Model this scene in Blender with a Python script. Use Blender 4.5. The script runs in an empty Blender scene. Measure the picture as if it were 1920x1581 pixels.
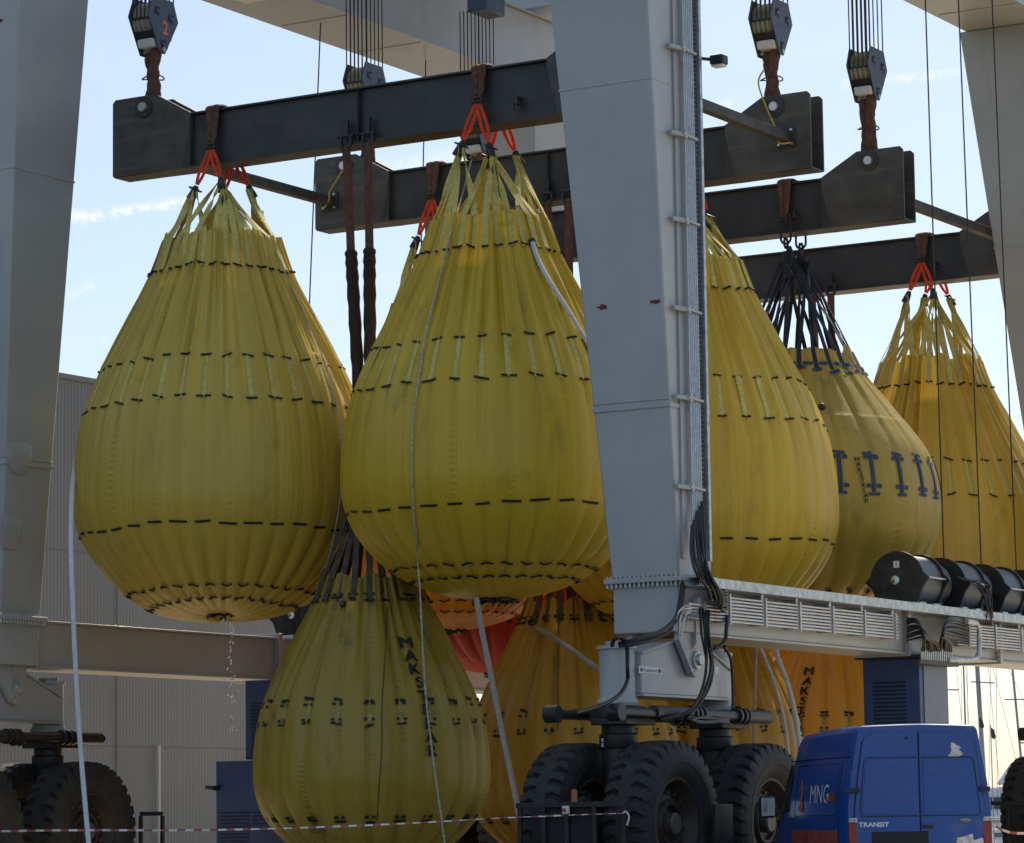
import bpy, math, random
import numpy as np
from math import radians, sin, cos, pi, atan2, sqrt
from mathutils import Vector, Matrix

sc = bpy.context.scene
col = sc.collection
rng = random.Random(7)
V = Vector

# ------------------------------------------------------------------ camera
FPX, IW, IH = 6130.0, 1920, 1581
_p, _r = radians(7.0), radians(0.78)
_f = np.array([0, cos(_p), sin(_p)]); _u0 = np.array([0, -sin(_p), cos(_p)]); _r0 = np.array([1.0, 0, 0])
CR = _r0 * cos(_r) - _u0 * sin(_r)
CU = _u0 * cos(_r) + _r0 * sin(_r)
CP = np.array([0, 0, 1.2])
cam = bpy.data.cameras.new('camera')
cam.lens = 36 * FPX / IW; cam.sensor_width = 36; cam.sensor_fit = 'HORIZONTAL'
cam.clip_start = 0.5; cam.clip_end = 20000
camo = bpy.data.objects.new('camera', cam); col.objects.link(camo)
M = Matrix.Identity(4)
for i in range(3):
    M[i][0] = CR[i]; M[i][1] = CU[i]; M[i][2] = -_f[i]; M[i][3] = CP[i]
camo.matrix_world = M
sc.camera = camo

# ------------------------------------------------------------------ light
SUN_EL, SUN_AZ = 45.0, 18.0        # azimuth clockwise (right) of the view axis +Y
world = bpy.data.worlds.new('World'); sc.world = world
world.use_nodes = True
sun = bpy.data.lights.new('sun', 'SUN'); sun.energy = 5.0; sun.angle = radians(0.5); sun.color = (1.0, 0.88, 0.70)
suno = bpy.data.objects.new('sun', sun); col.objects.link(suno)
sd = V((cos(radians(SUN_EL)) * sin(radians(SUN_AZ)), cos(radians(SUN_EL)) * cos(radians(SUN_AZ)), sin(radians(SUN_EL))))
suno.rotation_euler = sd.to_track_quat('Z', 'Y').to_euler()
suno.location = (60, 120, 120)
vs = sc.view_settings
vs.view_transform = 'Standard'; vs.look = 'None'; vs.exposure = 0.08; vs.gamma = 1.0
sc.cycles.max_bounces = 12; sc.cycles.diffuse_bounces = 8; sc.cycles.glossy_bounces = 3
sc.cycles.transmission_bounces = 6; sc.cycles.use_denoising = True
sc.cycles.sample_clamp_indirect = 6

def ray(x, y):
    return _f + CR * (x - IW / 2) / FPX - CU * (y - IH / 2) / FPX

class NT:
    """small helper to write node trees as expressions"""
    def __init__(s, nt): s.nt = nt
    def n(s, t, **k):
        nd = s.nt.nodes.new(t)
        for a, b in k.items(): setattr(nd, a, b)
        return nd
    def put(s, sock, v):
        if isinstance(v, (int, float, tuple, list)):
            if isinstance(v, (tuple, list)) and len(v) == 3 and sock.type == 'RGBA': v = (*v, 1)
            sock.default_value = v
        else: s.nt.links.new(v, sock)
    def m(s, op, a, b=0.0, c=None, clamp=False):
        nd = s.n('ShaderNodeMath', operation=op); nd.use_clamp = clamp
        s.put(nd.inputs[0], a); s.put(nd.inputs[1], b)
        if c is not None: s.put(nd.inputs[2], c)
        return nd.outputs[0]
    def ss(s, x, a, b):
        nd = s.n('ShaderNodeMapRange', interpolation_type='SMOOTHSTEP')
        s.put(nd.inputs[0], x); nd.inputs[1].default_value = a; nd.inputs[2].default_value = b
        return nd.outputs[0]
    def mix(s, f, a, b, bt='MIX'):
        nd = s.n('ShaderNodeMix', data_type='RGBA', blend_type=bt)
        s.put(nd.inputs[0], f); s.put(nd.inputs[6], a); s.put(nd.inputs[7], b)
        return nd.outputs[2]
    def noise(s, vec, scale, detail=4, rough=.55, dist=0.0):
        nd = s.n('ShaderNodeTexNoise'); s.put(nd.inputs['Vector'], vec)
        nd.inputs['Scale'].default_value = scale; nd.inputs['Detail'].default_value = detail
        nd.inputs['Roughness'].default_value = rough; nd.inputs['Distortion'].default_value = dist
        return nd.outputs[0]
    def mapv(s, vec, scale=(1, 1, 1), loc=(0, 0, 0)):
        nd = s.n('ShaderNodeMapping'); s.put(nd.inputs[0], vec)
        nd.inputs['Scale'].default_value = scale; nd.inputs['Location'].default_value = loc
        return nd.outputs[0]

# sky: Nishita plus thin wisps of cloud fixed to world directions
T = NT(world.node_tree)
for nd in list(world.node_tree.nodes): world.node_tree.nodes.remove(nd)
sky = T.n('ShaderNodeTexSky', sky_type='NISHITA')
sky.sun_disc = False; sky.sun_elevation = radians(SUN_EL); sky.sun_rotation = radians(SUN_AZ)
sky.air_density = 1.0; sky.dust_density = .8; sky.ozone_density = 1.8; sky.altitude = 10
geo = T.n('ShaderNodeNewGeometry')
tc = T.n('ShaderNodeTexCoord')
sep = T.n('ShaderNodeSeparateXYZ'); T.put(sep.inputs[0], tc.outputs['Generated'])
dy = T.m('MAXIMUM', sep.outputs[1], 0.05)
gx = T.m('DIVIDE', sep.outputs[0], dy); gz = T.m('DIVIDE', sep.outputs[2], dy)
comb = T.n('ShaderNodeCombineXYZ'); T.put(comb.inputs[0], gx); T.put(comb.inputs[1], gz)
front = T.ss(sep.outputs[1], .3, .6)
cl = None
for (x0, y0, x1, y1, wd, st, sd_) in ((118, 412, 420, 366, .0026, .85, 1), (128, 405, 172, 409, .0038, 1.0, 2), (1560, 158, 1830, 132, .0024, .55, 3),
                                      (690, 320, 900, 285, .004, .5, 4), (1300, 205, 1400, 190, .003, .5, 5), (120, 560, 190, 520, .003, .3, 6)):
    a = ray(x0, y0); b = ray(x1, y1); A = np.array([a[0] / a[1], a[2] / a[1]]); B = np.array([b[0] / b[1], b[2] / b[1]])
    Ln = float(np.linalg.norm(B - A)); d = (B - A) / Ln
    al = T.m('ADD', T.m('MULTIPLY', T.m('SUBTRACT', gx, float(A[0])), float(d[0])), T.m('MULTIPLY', T.m('SUBTRACT', gz, float(A[1])), float(d[1])))
    pe = T.m('ADD', T.m('MULTIPLY', T.m('SUBTRACT', gx, float(A[0])), float(-d[1])), T.m('MULTIPLY', T.m('SUBTRACT', gz, float(A[1])), float(d[0])))
    nz = T.noise(T.mapv(comb.outputs[0], (1, 1, 1), (sd_ * 3.1, 0, 0)), 260, 4, .65)
    pe2 = T.m('ABSOLUTE', T.m('ADD', pe, T.m('MULTIPLY', T.m('SUBTRACT', nz, .5), wd * 1.6)))
    mk = T.m('MULTIPLY', T.ss(pe2, wd, 0.0), T.m('MULTIPLY', T.ss(al, 0, Ln * .12), T.ss(al, Ln, Ln * .7)))
    mk = T.m('MULTIPLY', T.m('MULTIPLY', mk, T.ss(nz, .3, .62)), st)
    cl = mk if cl is None else T.m('MAXIMUM', cl, mk)
veil = T.m('MULTIPLY', T.ss(T.noise(T.mapv(comb.outputs[0], (1, 2.6, 1)), 9, 5, .6), .45, .8), .12)
cl = T.m('MULTIPLY', T.m('MAXIMUM', cl, veil), front)
thin = T.mix(.33, sky.outputs[0], (4.6, 5.2, 5.7))
bgc = T.mix(cl, thin, (7.6, 7.8, 8.1))
bg = T.n('ShaderNodeBackground'); T.put(bg.inputs[0], bgc); bg.inputs[1].default_value = 0.13
wo = T.n('ShaderNodeOutputWorld'); world.node_tree.links.new(bg.outputs[0], wo.inputs[0])

# ------------------------------------------------------------------ materials
MATS = {}
def mat(name, base, rough=.5, metal=0.0, var=.12, vscale=3.0, dirt=None, dirt_amt=0.0, dirt_scale=(1, 1, 1), dirt_lo=.5, dirt_hi=.75,
        bump=0.0, bscale=40, coat=0.0, transl=0.0, spec=.5, fine=0.0, rvar=.15, bstretch=(1, 1, 1), tcol=None):
    if name in MATS: return MATS[name]
    m = bpy.data.materials.new(name); m.use_nodes = True
    t = NT(m.node_tree)
    bs = m.node_tree.nodes['Principled BSDF']
    out = m.node_tree.nodes['Material Output']
    co = t.n('ShaderNodeTexCoord').outputs['Object']
    n1 = t.noise(co, vscale, 5, .6)
    c = t.mix(t.m('MULTIPLY', t.ss(n1, .3, .7), 1.0), tuple(x * (1 - var) for x in base), tuple(min(1, x * (1 + var)) for x in base))
    if fine:
        n3 = t.noise(co, 90, 3, .7)
        c = t.mix(t.m('MULTIPLY', t.ss(n3, .45, .75), fine), c, tuple(x * .5 for x in base))
    if dirt is not None:
        n2 = t.noise(t.mapv(co, dirt_scale), 1.0, 6, .65)
        c = t.mix(t.m('MULTIPLY', t.ss(n2, dirt_lo, dirt_hi), dirt_amt), c, dirt)
    t.put(bs.inputs['Base Color'], c)
    t.put(bs.inputs['Roughness'], t.m('ADD', rough - rvar / 2, t.m('MULTIPLY', t.noise(co, vscale * 2.3, 4), rvar), clamp=True))
    bs.inputs['Metallic'].default_value = metal
    bs.inputs['Specular IOR Level'].default_value = spec
    if coat: bs.inputs['Coat Weight'].default_value = coat; bs.inputs['Coat Roughness'].default_value = .12
    if bump:
        bn = t.n('ShaderNodeBump'); bn.inputs['Strength'].default_value = bump; bn.inputs['Distance'].default_value = .02
        t.put(bn.inputs['Height'], t.noise(t.mapv(co, bstretch), bscale, 4, .6))
        t.put(bs.inputs['Normal'], bn.outputs[0])
    if transl:
        tr = t.n('ShaderNodeBsdfTranslucent'); t.put(tr.inputs[0], tcol if tcol else c)
        mx = t.n('ShaderNodeMixShader'); mx.inputs[0].default_value = transl
        m.node_tree.links.new(bs.outputs[0], mx.inputs[1]); m.node_tree.links.new(tr.outputs[0], mx.inputs[2])
        m.node_tree.links.new(mx.outputs[0], out.inputs[0])
    MATS[name] = m
    return m

PAINT = mat('hoist_paint', (.40, .41, .415), .36, var=.05, vscale=.9, dirt=(.25, .25, .24), dirt_amt=.5, dirt_scale=(2.6, 2.6, .30), dirt_lo=.58, dirt_hi=.8, bump=.16, bscale=1.6, fine=.10, coat=.15)
GALV = mat('galvanised_steel', (.47, .50, .52), .42, .55, var=.22, vscale=9, rvar=.3)
PIPE = mat('zinc_pipe', (.5, .52, .54), .35, .6, var=.12, vscale=12)
BLK = mat('black_steel', (.040, .041, .042), .52, 0, var=.25, vscale=1.6, dirt=(.10, .075, .055), dirt_amt=.55, dirt_scale=(1.2, 1.2, 2.4), dirt_lo=.52, dirt_hi=.8, bump=.12, bscale=9, fine=.25)
BLKE = mat('scuffed_steel', (.075, .072, .066), .55, 0, var=.25, vscale=2.5, dirt=(.16, .13, .10), dirt_amt=.5, dirt_scale=(.8, .8, 9), dirt_lo=.5, dirt_hi=.72, bump=.15, bscale=14, fine=.3)
BOLT = mat('bright_bolt', (.62, .62, .60), .35, .8, var=.1)
RUB = mat('tyre_rubber', (.020, .021, .023), .72, 0, var=.3, vscale=5, dirt=(.075, .075, .075), dirt_amt=.35, dirt_scale=(4, 4, 4), dirt_lo=.45, dirt_hi=.75, bump=.15, bscale=60)
RIM = mat('dark_rim', (.035, .028, .026), .5, .2, var=.3, vscale=8, dirt=(.10, .06, .045), dirt_amt=.4, dirt_scale=(5, 5, 5))
HOSE = mat('hose_rubber', (.013, .014, .016), .45, 0, var=.2)
MBLK = mat('machine_black', (.018, .019, .021), .45, 0, var=.3, vscale=6, dirt=(.07, .07, .07), dirt_amt=.3, dirt_scale=(3, 3, 3))
SHAFT = mat('steel_cylinder', (.042, .042, .045), .38, .5, var=.2, vscale=7)
BROWN = mat('brown_sling', (.135, .060, .042), .85, 0, var=.3, vscale=9, bump=.5, bscale=26, bstretch=(1, 1, .25), fine=.3)
DBROWN = mat('dark_brown_sleeve', (.040, .022, .019), .85, 0, var=.3, vscale=9, bump=.6, bscale=18, bstretch=(1, 1, .5))
ORANGE = mat('orange_sling', (.85, .085, .022), .7, 0, var=.18, vscale=8, transl=.25, bump=.3, bscale=30)
BOOT = mat('grey_boot', (.035, .036, .04), .7, 0, var=.3, vscale=10)
MARK = mat('black_stitching', (.012, .013, .014), .7, 0, var=.3, vscale=30)
BLUEC = mat('cabinet_blue', (.022, .050, .160), .45, 0, var=.12, vscale=2, dirt=(.06, .07, .11), dirt_amt=.4, dirt_scale=(2, 2, .6), coat=.1)
SLAT = mat('cabinet_blue_dark', (.018, .026, .06), .5, 0, var=.2)
WIRE = mat('wire_rope', (.045, .042, .04), .5, .3, var=.2)
WHITE = mat('white_plastic', (.72, .72, .70), .45, 0, var=.06)
HWHITE = mat('white_hose', (.62, .66, .70), .5, 0, var=.1, vscale=14, dirt=(.35, .34, .3), dirt_amt=.35, dirt_scale=(9, 9, 2))
TAN = mat('canvas_hose', (.36, .31, .26), .8, 0, var=.2, vscale=18, dirt=(.2, .17, .14), dirt_amt=.5, dirt_scale=(9, 9, 9))
ROPE = mat('rope_fibre', (.42, .41, .36), .8, 0, var=.45, vscale=30)
PLATE = mat('block_plate', (.062, .080, .135), .45, .1, var=.12, vscale=5, coat=.15, dirt=(.12, .14, .18), dirt_amt=.25, dirt_scale=(6, 6, 3))
CREAM = mat('sheave_cream', (.40, .37, .27), .55, 0, var=.2, vscale=20)
NUMO = mat('orange_digit', (.80, .21, .08), .6)
REDP = mat('red_plastic', (.55, .02, .02), .4)
AMBER = mat('amber_lens', (.30, .12, .03), .3)
RUST = mat('rust_mark', (.16, .035, .025), .8, 0, var=.4, vscale=20)
GLASS = mat('dark_glass', (.015, .018, .022), .08, 0, spec=.8)
LENS = mat('lamp_lens', (.85, .85, .82), .25)

# ------------------------------------------------------------------ mesh helpers
class MB:
    def __init__(s): s.v = []; s.f = []; s.mi = []; s.cur = 0
    def add(s, vs, fs):
        o = len(s.v)
        s.v += [tuple(map(float, p)) for p in vs]
        for f in fs: s.f.append(tuple(i + o for i in f)); s.mi.append(s.cur)
        return s
    def box(s, x0, x1, y0, y1, z0, z1):
        s.hexa([(x0, y0, z0), (x1, y0, z0), (x1, y1, z0), (x0, y1, z0), (x0, y0, z1), (x1, y0, z1), (x1, y1, z1), (x0, y1, z1)])
        return s
    def hexa(s, p):
        s.add(p, [(3, 2, 1, 0), (4, 5, 6, 7), (0, 1, 5, 4), (1, 2, 6, 5), (2, 3, 7, 6), (3, 0, 4, 7)]); return s
    def prism(s, poly, vec):
        n = len(poly); a = [tuple(p) for p in poly]; b = [tuple(np.array(p) + np.array(vec)) for p in poly]
        s.add(a + b, [tuple(range(n))[::-1], tuple(range(n, 2 * n))] + [(i, (i + 1) % n, n + (i + 1) % n, n + i) for i in range(n)]); return s
    def tube(s, path, r, n=8, cap=True, flat=1.0):
        P = np.array(path, float); k = len(P)
        R = np.full(k, r, float) if np.isscalar(r) else np.array(r, float)
        tg = np.gradient(P, axis=0); tg /= np.linalg.norm(tg, axis=1)[:, None] + 1e-12
        a = np.array([0, 0, 1.0]) if abs(tg[0][2]) < .9 else np.array([1.0, 0, 0])
        nx = np.cross(tg[0], a); nx /= np.linalg.norm(nx)
        vs = []
        for i in range(k):
            nx = nx - tg[i] * (nx @ tg[i]); nx /= np.linalg.norm(nx) + 1e-12
            by = np.cross(tg[i], nx)
            for j in range(n):
                an = 2 * pi * j / n
                vs.append(P[i] + R[i] * (nx * cos(an) + by * sin(an) * flat))
        fs = [(i * n + j, i * n + (j + 1) % n, (i + 1) * n + (j + 1) % n, (i + 1) * n + j) for i in range(k - 1) for j in range(n)]
        if cap: fs += [tuple(range(n))[::-1], tuple(range((k - 1) * n, k * n))]
        s.add(vs, fs); return s
    def bar(s, a, b, wx, wz, up=(0, 0, 1)):
        a = np.array(a, float); b = np.array(b, float); t = b - a; t /= np.linalg.norm(t)
        x = np.cross(t, np.array(up, float)); x /= np.linalg.norm(x); y = np.cross(x, t)
        x *= wx / 2; y *= wz / 2
        s.hexa([a - x - y, a + x - y, b + x - y, b - x - y, a - x + y, a + x + y, b + x + y, b - x + y]); return s
    def lathe(s, c, axis, prof, n=32):
        """prof: (radius, height along axis) list"""
        ax = {'x': ((0, 1, 0), (0, 0, 1), (1, 0, 0)), 'y': ((0, 0, 1), (1, 0, 0), (0, 1, 0)), 'z': ((1, 0, 0), (0, 1, 0), (0, 0, 1))}[axis]
        e1, e2, e3 = (np.array(q, float) for q in ax); c = np.array(c, float); vs = []; k = len(prof)
        for (r, h) in prof:
            for j in range(n):
                an = 2 * pi * j / n; vs.append(c + e3 * h + r * (e1 * cos(an) + e2 * sin(an)))
        fs = [(i * n + j, i * n + (j + 1) % n, (i + 1) * n + (j + 1) % n, (i + 1) * n + j) for i in range(k - 1) for j in range(n)]
        if prof[0][0] > 1e-5: fs.append(tuple(range(n))[::-1])
        if prof[-1][0] > 1e-5: fs.append(tuple(range((k - 1) * n, k * n)))
        s.add(vs, fs); return s
    def grid(s, P):
        """P: array rows x cols x 3"""
        P = np.asarray(P); a, b = P.shape[:2]
        s.add(P.reshape(-1, 3), [(i * b + j, i * b + j + 1, (i + 1) * b + j + 1, (i + 1) * b + j) for i in range(a - 1) for j in range(b - 1)]); return s
    def ribbon(s, path, sides, widths, th=.012):
        """strip of rectangular section; sides: unit vectors across"""
        P = np.array(path, float); S = np.array(sides, float); k = len(P)
        Wd = np.full(k, widths, float) if np.isscalar(widths) else np.array(widths, float)
        tg = np.gradient(P, axis=0); tg /= np.linalg.norm(tg, axis=1)[:, None] + 1e-12
        vs = []
        for i in range(k):
            sd = S[i] - tg[i] * (S[i] @ tg[i]); sd /= np.linalg.norm(sd) + 1e-12
            nn = np.cross(tg[i], sd) * th / 2; sd = sd * Wd[i] / 2
            vs += [P[i] - sd - nn, P[i] + sd - nn, P[i] + sd + nn, P[i] - sd + nn]
        fs = [(i * 4 + j, i * 4 + (j + 1) % 4, (i + 1) * 4 + (j + 1) % 4, (i + 1) * 4 + j) for i in range(k - 1) for j in range(4)]
        fs += [(3, 2, 1, 0), tuple(range((k - 1) * 4, k * 4))]
        s.add(vs, fs); return s
    def build(s, name, mats, parent=None, bevel=0.0, smooth=40, off=None):
        me = bpy.data.meshes.new(name)
        vs = s.v if off is None else [(a - off[0], b - off[1], c - off[2]) for a, b, c in s.v]
        me.from_pydata(vs, [], s.f)
        mats = mats if isinstance(mats, (list, tuple)) else [mats]
        for m in mats: me.materials.append(m)
        if len(mats) > 1: me.polygons.foreach_set('material_index', s.mi)
        me.update()
        if smooth:
            me.polygons.foreach_set('use_smooth', [True] * len(me.polygons))
            me.set_sharp_from_angle(angle=radians(smooth))
        o = bpy.data.objects.new(name, me); col.objects.link(o)
        if parent is not None: o.parent = parent
        if bevel:
            b = o.modifiers.new('bevel', 'BEVEL'); b.width = bevel; b.segments = 2; b.limit_method = 'ANGLE'; b.angle_limit = radians(35)
            b.harden_normals = False
        return o

def tag(o, label=None, cat=None, group=None, kind=None):
    if label: o['label'] = label
    if cat: o['category'] = cat
    if group: o['group'] = group
    if kind: o['kind'] = kind
    return o

# lift frame: local x = along the hoist (u), local y = across it (w)
ANG = atan2(.857, .515)
O3 = np.array([2.17, 47.0, 0]); UV_ = np.array([cos(ANG), sin(ANG), 0]); WV_ = np.array([-sin(ANG), cos(ANG), 0])
def LW(u, w, z): return O3 + UV_ * u + WV_ * w + np.array([0, 0, z])
def thing(name, label, cat, loc=(0, 0, 0), group=None, rot=ANG, lift=True):
    o = bpy.data.objects.new(name, None); col.objects.link(o); o.empty_display_size = .3
    o.location = LW(*loc) if lift else loc
    o.rotation_euler = (0, 0, rot)
    return tag(o, label, cat, group)
def children_of(o): return [c for c in bpy.data.objects if c.parent == o]
def copy_tree(o, parent=None):
    c = o.copy(); col.objects.link(c)
    if parent is not None: c.parent = parent
    for ch in children_of(o): copy_tree(ch, c)
    return c
def pw(x, y, w):
    """photo pixel -> hoist coordinates (u, w, z) on the vertical plane w"""
    d = ray(x, y); t = ((O3 + WV_ * w - CP) @ WV_) / (d @ WV_); q = CP + d * t - O3
    return np.array([q @ UV_, w, q[2]])
def pu(x, y, u):
    d = ray(x, y); t = ((O3 + UV_ * u - CP) @ UV_) / (d @ UV_); q = CP + d * t - O3
    return np.array([u, q @ WV_, q[2]])
def py(x, y, Y):
    d = ray(x, y); return CP + d * (Y / d[1])
def spline(pts, n=8):
    P = np.array(pts, float); k = len(P); out = []
    for i in range(k - 1):
        p0 = P[max(i - 1, 0)]; p1 = P[i]; p2 = P[i + 1]; p3 = P[min(i + 2, k - 1)]
        for j in range(n):
            t = j / n
            out.append(.5 * ((2 * p1) + (-p0 + p2) * t + (2 * p0 - 5 * p1 + 4 * p2 - p3) * t * t + (-p0 + 3 * p1 - 3 * p2 + p3) * t ** 3))
    out.append(P[-1]); return np.array(out)

_txt = {}
def text_mesh(s, bold=0.0):
    """letter outline as (verts 2D centred, height 1, triangles)"""
    key = (s, bold)
    if key in _txt: return _txt[key]
    cu = bpy.data.curves.new('t', 'FONT'); cu.body = s; cu.size = 1.0; cu.offset = bold; cu.resolution_u = 3
    cu.align_x = 'CENTER'
    o = bpy.data.objects.new('t', cu); col.objects.link(o)
    dg = bpy.context.evaluated_depsgraph_get(); ev = o.evaluated_get(dg); me = ev.to_mesh()
    vv = np.array([v.co[:2] for v in me.vertices]); ff = [tuple(p.vertices) for p in me.polygons]
    ev.to_mesh_clear(); bpy.data.objects.remove(o); bpy.data.curves.remove(cu)
    lo, hi = vv.min(0), vv.max(0); h = hi[1] - lo[1]
    vv = (vv - (lo + hi) / 2) / h
    _txt[key] = (vv, ff); return _txt[key]
def text_on(mb, s, c, ex, ey, h, bold=.0, wscale=1.0):
    vv, ff = text_mesh(s, bold); c = np.array(c, float); ex = np.array(ex, float); ey = np.array(ey, float)
    mb.add([c + ex * (a * h * wscale) + ey * (b * h) for a, b in vv], ff)

# ------------------------------------------------------------------ setting: ground, sea
def plane_struct(name, x0, x1, y0, y1, z, m, thick=None):
    mb = MB()
    if thick: mb.box(x0, x1, y0, y1, z - thick, z)
    else: mb.add([(x0, y0, z), (x1, y0, z), (x1, y1, z), (x0, y1, z)], [(0, 1, 2, 3)])
    o = mb.build(name, m, smooth=0); o['kind'] = 'structure'; return o
CONC = mat('bounce_concrete', (.70, .57, .38), .85, 0, var=.18, vscale=.35, dirt=(.45, .39, .30), dirt_amt=.5, dirt_scale=(.25, .25, .25), bump=.3, bscale=30)  # pale warm tone chosen to throw golden light onto the steel
SEA = mat('sea_water', (.03, .06, .075), .18, 0, var=.2, vscale=.05, bump=.4, bscale=1.2)
ASPH = mat('yard_asphalt', (.045, .047, .05), .85, 0, var=.2, vscale=.4, dirt=(.07, .07, .07), dirt_amt=.6, dirt_scale=(.3, .3, .3), bump=.3, bscale=30)
plane_struct('ground', -160, 160, -60, 118, 0, ASPH, 3.0)
pad = MB().add([(-3.2, -30, .004), (60, -30, .004), (60, 40, .004), (-3.2, 40, .004)], [(0, 1, 2, 3)]).build('bounce_pavement', CONC, smooth=0); pad.location = tuple(O3); pad.rotation_euler = (0, 0, ANG); pad['kind'] = 'structure'  # added unseen pad that bounces sunlight up at the hoist
plane_struct('sea', -6000, 6000, -600, 12000, -1.4, SEA)

# ------------------------------------------------------------------ corrugated shed
SHEDM = mat('shed_cladding', (.150, .160, .175), .55, .0, var=.05, vscale=.3, dirt=(.14, .14, .14), dirt_amt=.45, dirt_scale=(.5, .5, .08), dirt_lo=.5, dirt_hi=.7)
shed = thing('shed', 'tall grey corrugated metal shed behind the left side of the boat hoist', 'building', (0, 24.0, 0))
zt = float(pw(130, 712, 24.0)[2])
def cladding(u0, u1, wv, z0, z1, axis=0):
    us = np.arange(u0, u1, .03); prof = np.array([0, .0, .006, .006])[np.arange(len(us)) % 4]
    lo = np.stack([us, wv - prof, np.full_like(us, z0)], 1); hi = lo.copy(); hi[:, 2] = z1
    if axis: lo = lo[:, [1, 0, 2]]; hi = hi[:, [1, 0, 2]]
    return MB().grid(np.stack([lo, hi]))
cladding(-45, 31, 0, 0, zt).build('wall', SHEDM, shed, smooth=0)
cladding(.05, 30, 31, 0, zt, 1).build('wall', SHEDM, shed, smooth=0)
mb = MB(); mb.box(-45, 31.1, -.06, 30, zt, zt + .12); mb.build('roof', SHEDM, shed, bevel=.01)
for zl in (3.05, 7.4): MB().box(-45, 31, -.012, -.0065, zl, zl + .02).build('lap_joint', mat('lap_grey', (.12, .125, .13), .6), shed)
mb = MB()
for uj in (-6.1, -1.3, 3.6, 8.4, 13.2, 18.0): mb.box(uj, uj + .035, -.05, -.035, .2, zt - .05)
mb.build('cover_strip', mat('shed_strip', (.15, .15, .155), .6), shed)
pp = pw(297, 1500, 23.9)
o = MB().tube([(pp[0], -.12, z) for z in (0.0, 1.0, 2.0, 3.1)], .035, 8).build('downpipe', mat('pale_pipe', (.5, .5, .49), .5), shed)

# ------------------------------------------------------------------ boat hoist
hoist = thing('boat_hoist', 'huge light grey boat hoist on tall tapered legs with giant black tyres', 'boat hoist', (0, 0, 0))
W0, LU = 12.5, 17.0
ZB, ZT = 4.65, 16.1
def leg(name, ub, wb, ut, wt, label=None):
    """ub,wb: base (lo,hi) ranges; ut,wt top ranges"""
    mb = MB()
    def ring(z):
        k = (z - ZB) / (ZT - ZB)
        a0 = ub[0] + (ut[0] - ub[0]) * k; a1 = ub[1] + (ut[1] - ub[1]) * k
        b0 = wb[0] + (wt[0] - wb[0]) * k; b1 = wb[1] + (wt[1] - wb[1]) * k
        return a0, a1, b0, b1, z
    a = ring(ZB); b = ring(ZT)
    mb.hexa([(a[0], a[2], a[4]), (a[1], a[2], a[4]), (a[1], a[3], a[4]), (a[0], a[3], a[4]), (b[0], b[2], b[4]), (b[1], b[2], b[4]), (b[1], b[3], b[4]), (b[0], b[3], b[4])])
    lg = mb.build('leg', PAINT, hoist, bevel=.03)
    if label: lg['label'] = label
    # weld band
    for z0, z1, e in ((7.08, 7.15, .02), (7.19, 7.215, .012), (11.9, 11.93, .008)):
        mb = MB(); p = ring(z0); q = ring(z1)
        mb.hexa([(p[0] - e, p[2] - e, z0), (p[1] + e, p[2] - e, z0), (p[1] + e, p[3] + e, z0), (p[0] - e, p[3] + e, z0),
                 (q[0] - e, q[2] - e, z1), (q[1] + e, q[2] - e, z1), (q[1] + e, q[3] + e, z1), (q[0] - e, q[3] + e, z1)])
        mb.build('weld_band', PAINT, lg, bevel=.006)
    # base flange with bolts, and the block below it
    a0, a1, b0, b1 = ub[0], ub[1], wb[0], wb[1]
    MB().box(a0 - .09, a1 + .09, b0 - .09, b1 + .09, ZB - .075, ZB - .002).build('base_flange', PAINT, lg, bevel=.012)
    mb = MB()
    for i in range(17):
        x = a0 - .04 + (a1 - a0 + .08) * i / 16; y = b0 - .045 + (b1 - b0 + .09) * i / 16
        for (px_, py_) in ((x, b0 - .05), (x, b1 + .05), (a0 - .05, y), (a1 + .05, y)):
            mb.lathe((px_, py_, ZB - .135), 'z', [(.018, 0), (.018, .06)], 6); mb.lathe((px_, py_, ZB - .002), 'z', [(.016, 0), (.016, .035)], 6)
    mb.build('flange_bolts', GALV, lg)
    MB().box(a0, a1, b0 + .02, b1 - .02, 3.86, ZB - .0755).build('foot_block', PAINT, lg, bevel=.02)
    return lg, ring
legN0, ringN0 = leg('leg', (-.5, .5), (-.5, .6), (-.43, 1.45), (.0, 1.82))
legF0, ringF0 = leg('leg', (-.5, .5), (W0 - .6, W0 + .5), (-.8, 1.1), (W0 - 1.2, W0 + .1))
legN1, ringN1 = leg('leg', (LU - .5, LU + .5), (-.5, .6), (LU - 1.5, LU + .43), (.0, 1.75))
legF1, ringF1 = leg('leg', (LU - .5, LU + .5), (W0 - .6, W0 + .5), (LU - 1.35, LU + .43), (W0 - 1.2, W0 + .1))
# top beams (one along each side)
def topbeam(w0, w1, z0, z1):
    mb = MB(); mb.box(-1.2, LU + 1.0, w0 + .08, w1 - .08, z0 + .03, z1 - .03)
    tb = mb.build('top_beam', PAINT, hoist, bevel=.02)
    MB().box(-1.2, LU + 1.0, w0, w1, z0 - .001, z0 + .03).build('bottom_flange', PAINT, tb)
    MB().box(-1.2, LU + 1.0, w0, w1, z1 - .03, z1).build('top_flange', PAINT, tb)
    mb = MB()
    for uu in np.arange(1.0, LU, 2.6):
        mb.box(uu, uu + .012, w0 + .1, w1 - .1, z0 - .012, z0 - .001)
    mb.build('weld_seams', PAINT, tb)
    return tb
tbN = topbeam(-.1, 1.62, ZT, ZT + 1.5)
tbF = topbeam(W0 - 1.25, W0 + .45, ZT + .3, ZT + 1.75)
# leg head packers under the far beam
for Lr in (ringF0(ZT), ringF1(ZT)):
    MB().box(Lr[0], Lr[1], Lr[2], Lr[3], ZT - .01, ZT + .29).build('leg_head', PAINT, tbF)
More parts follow.
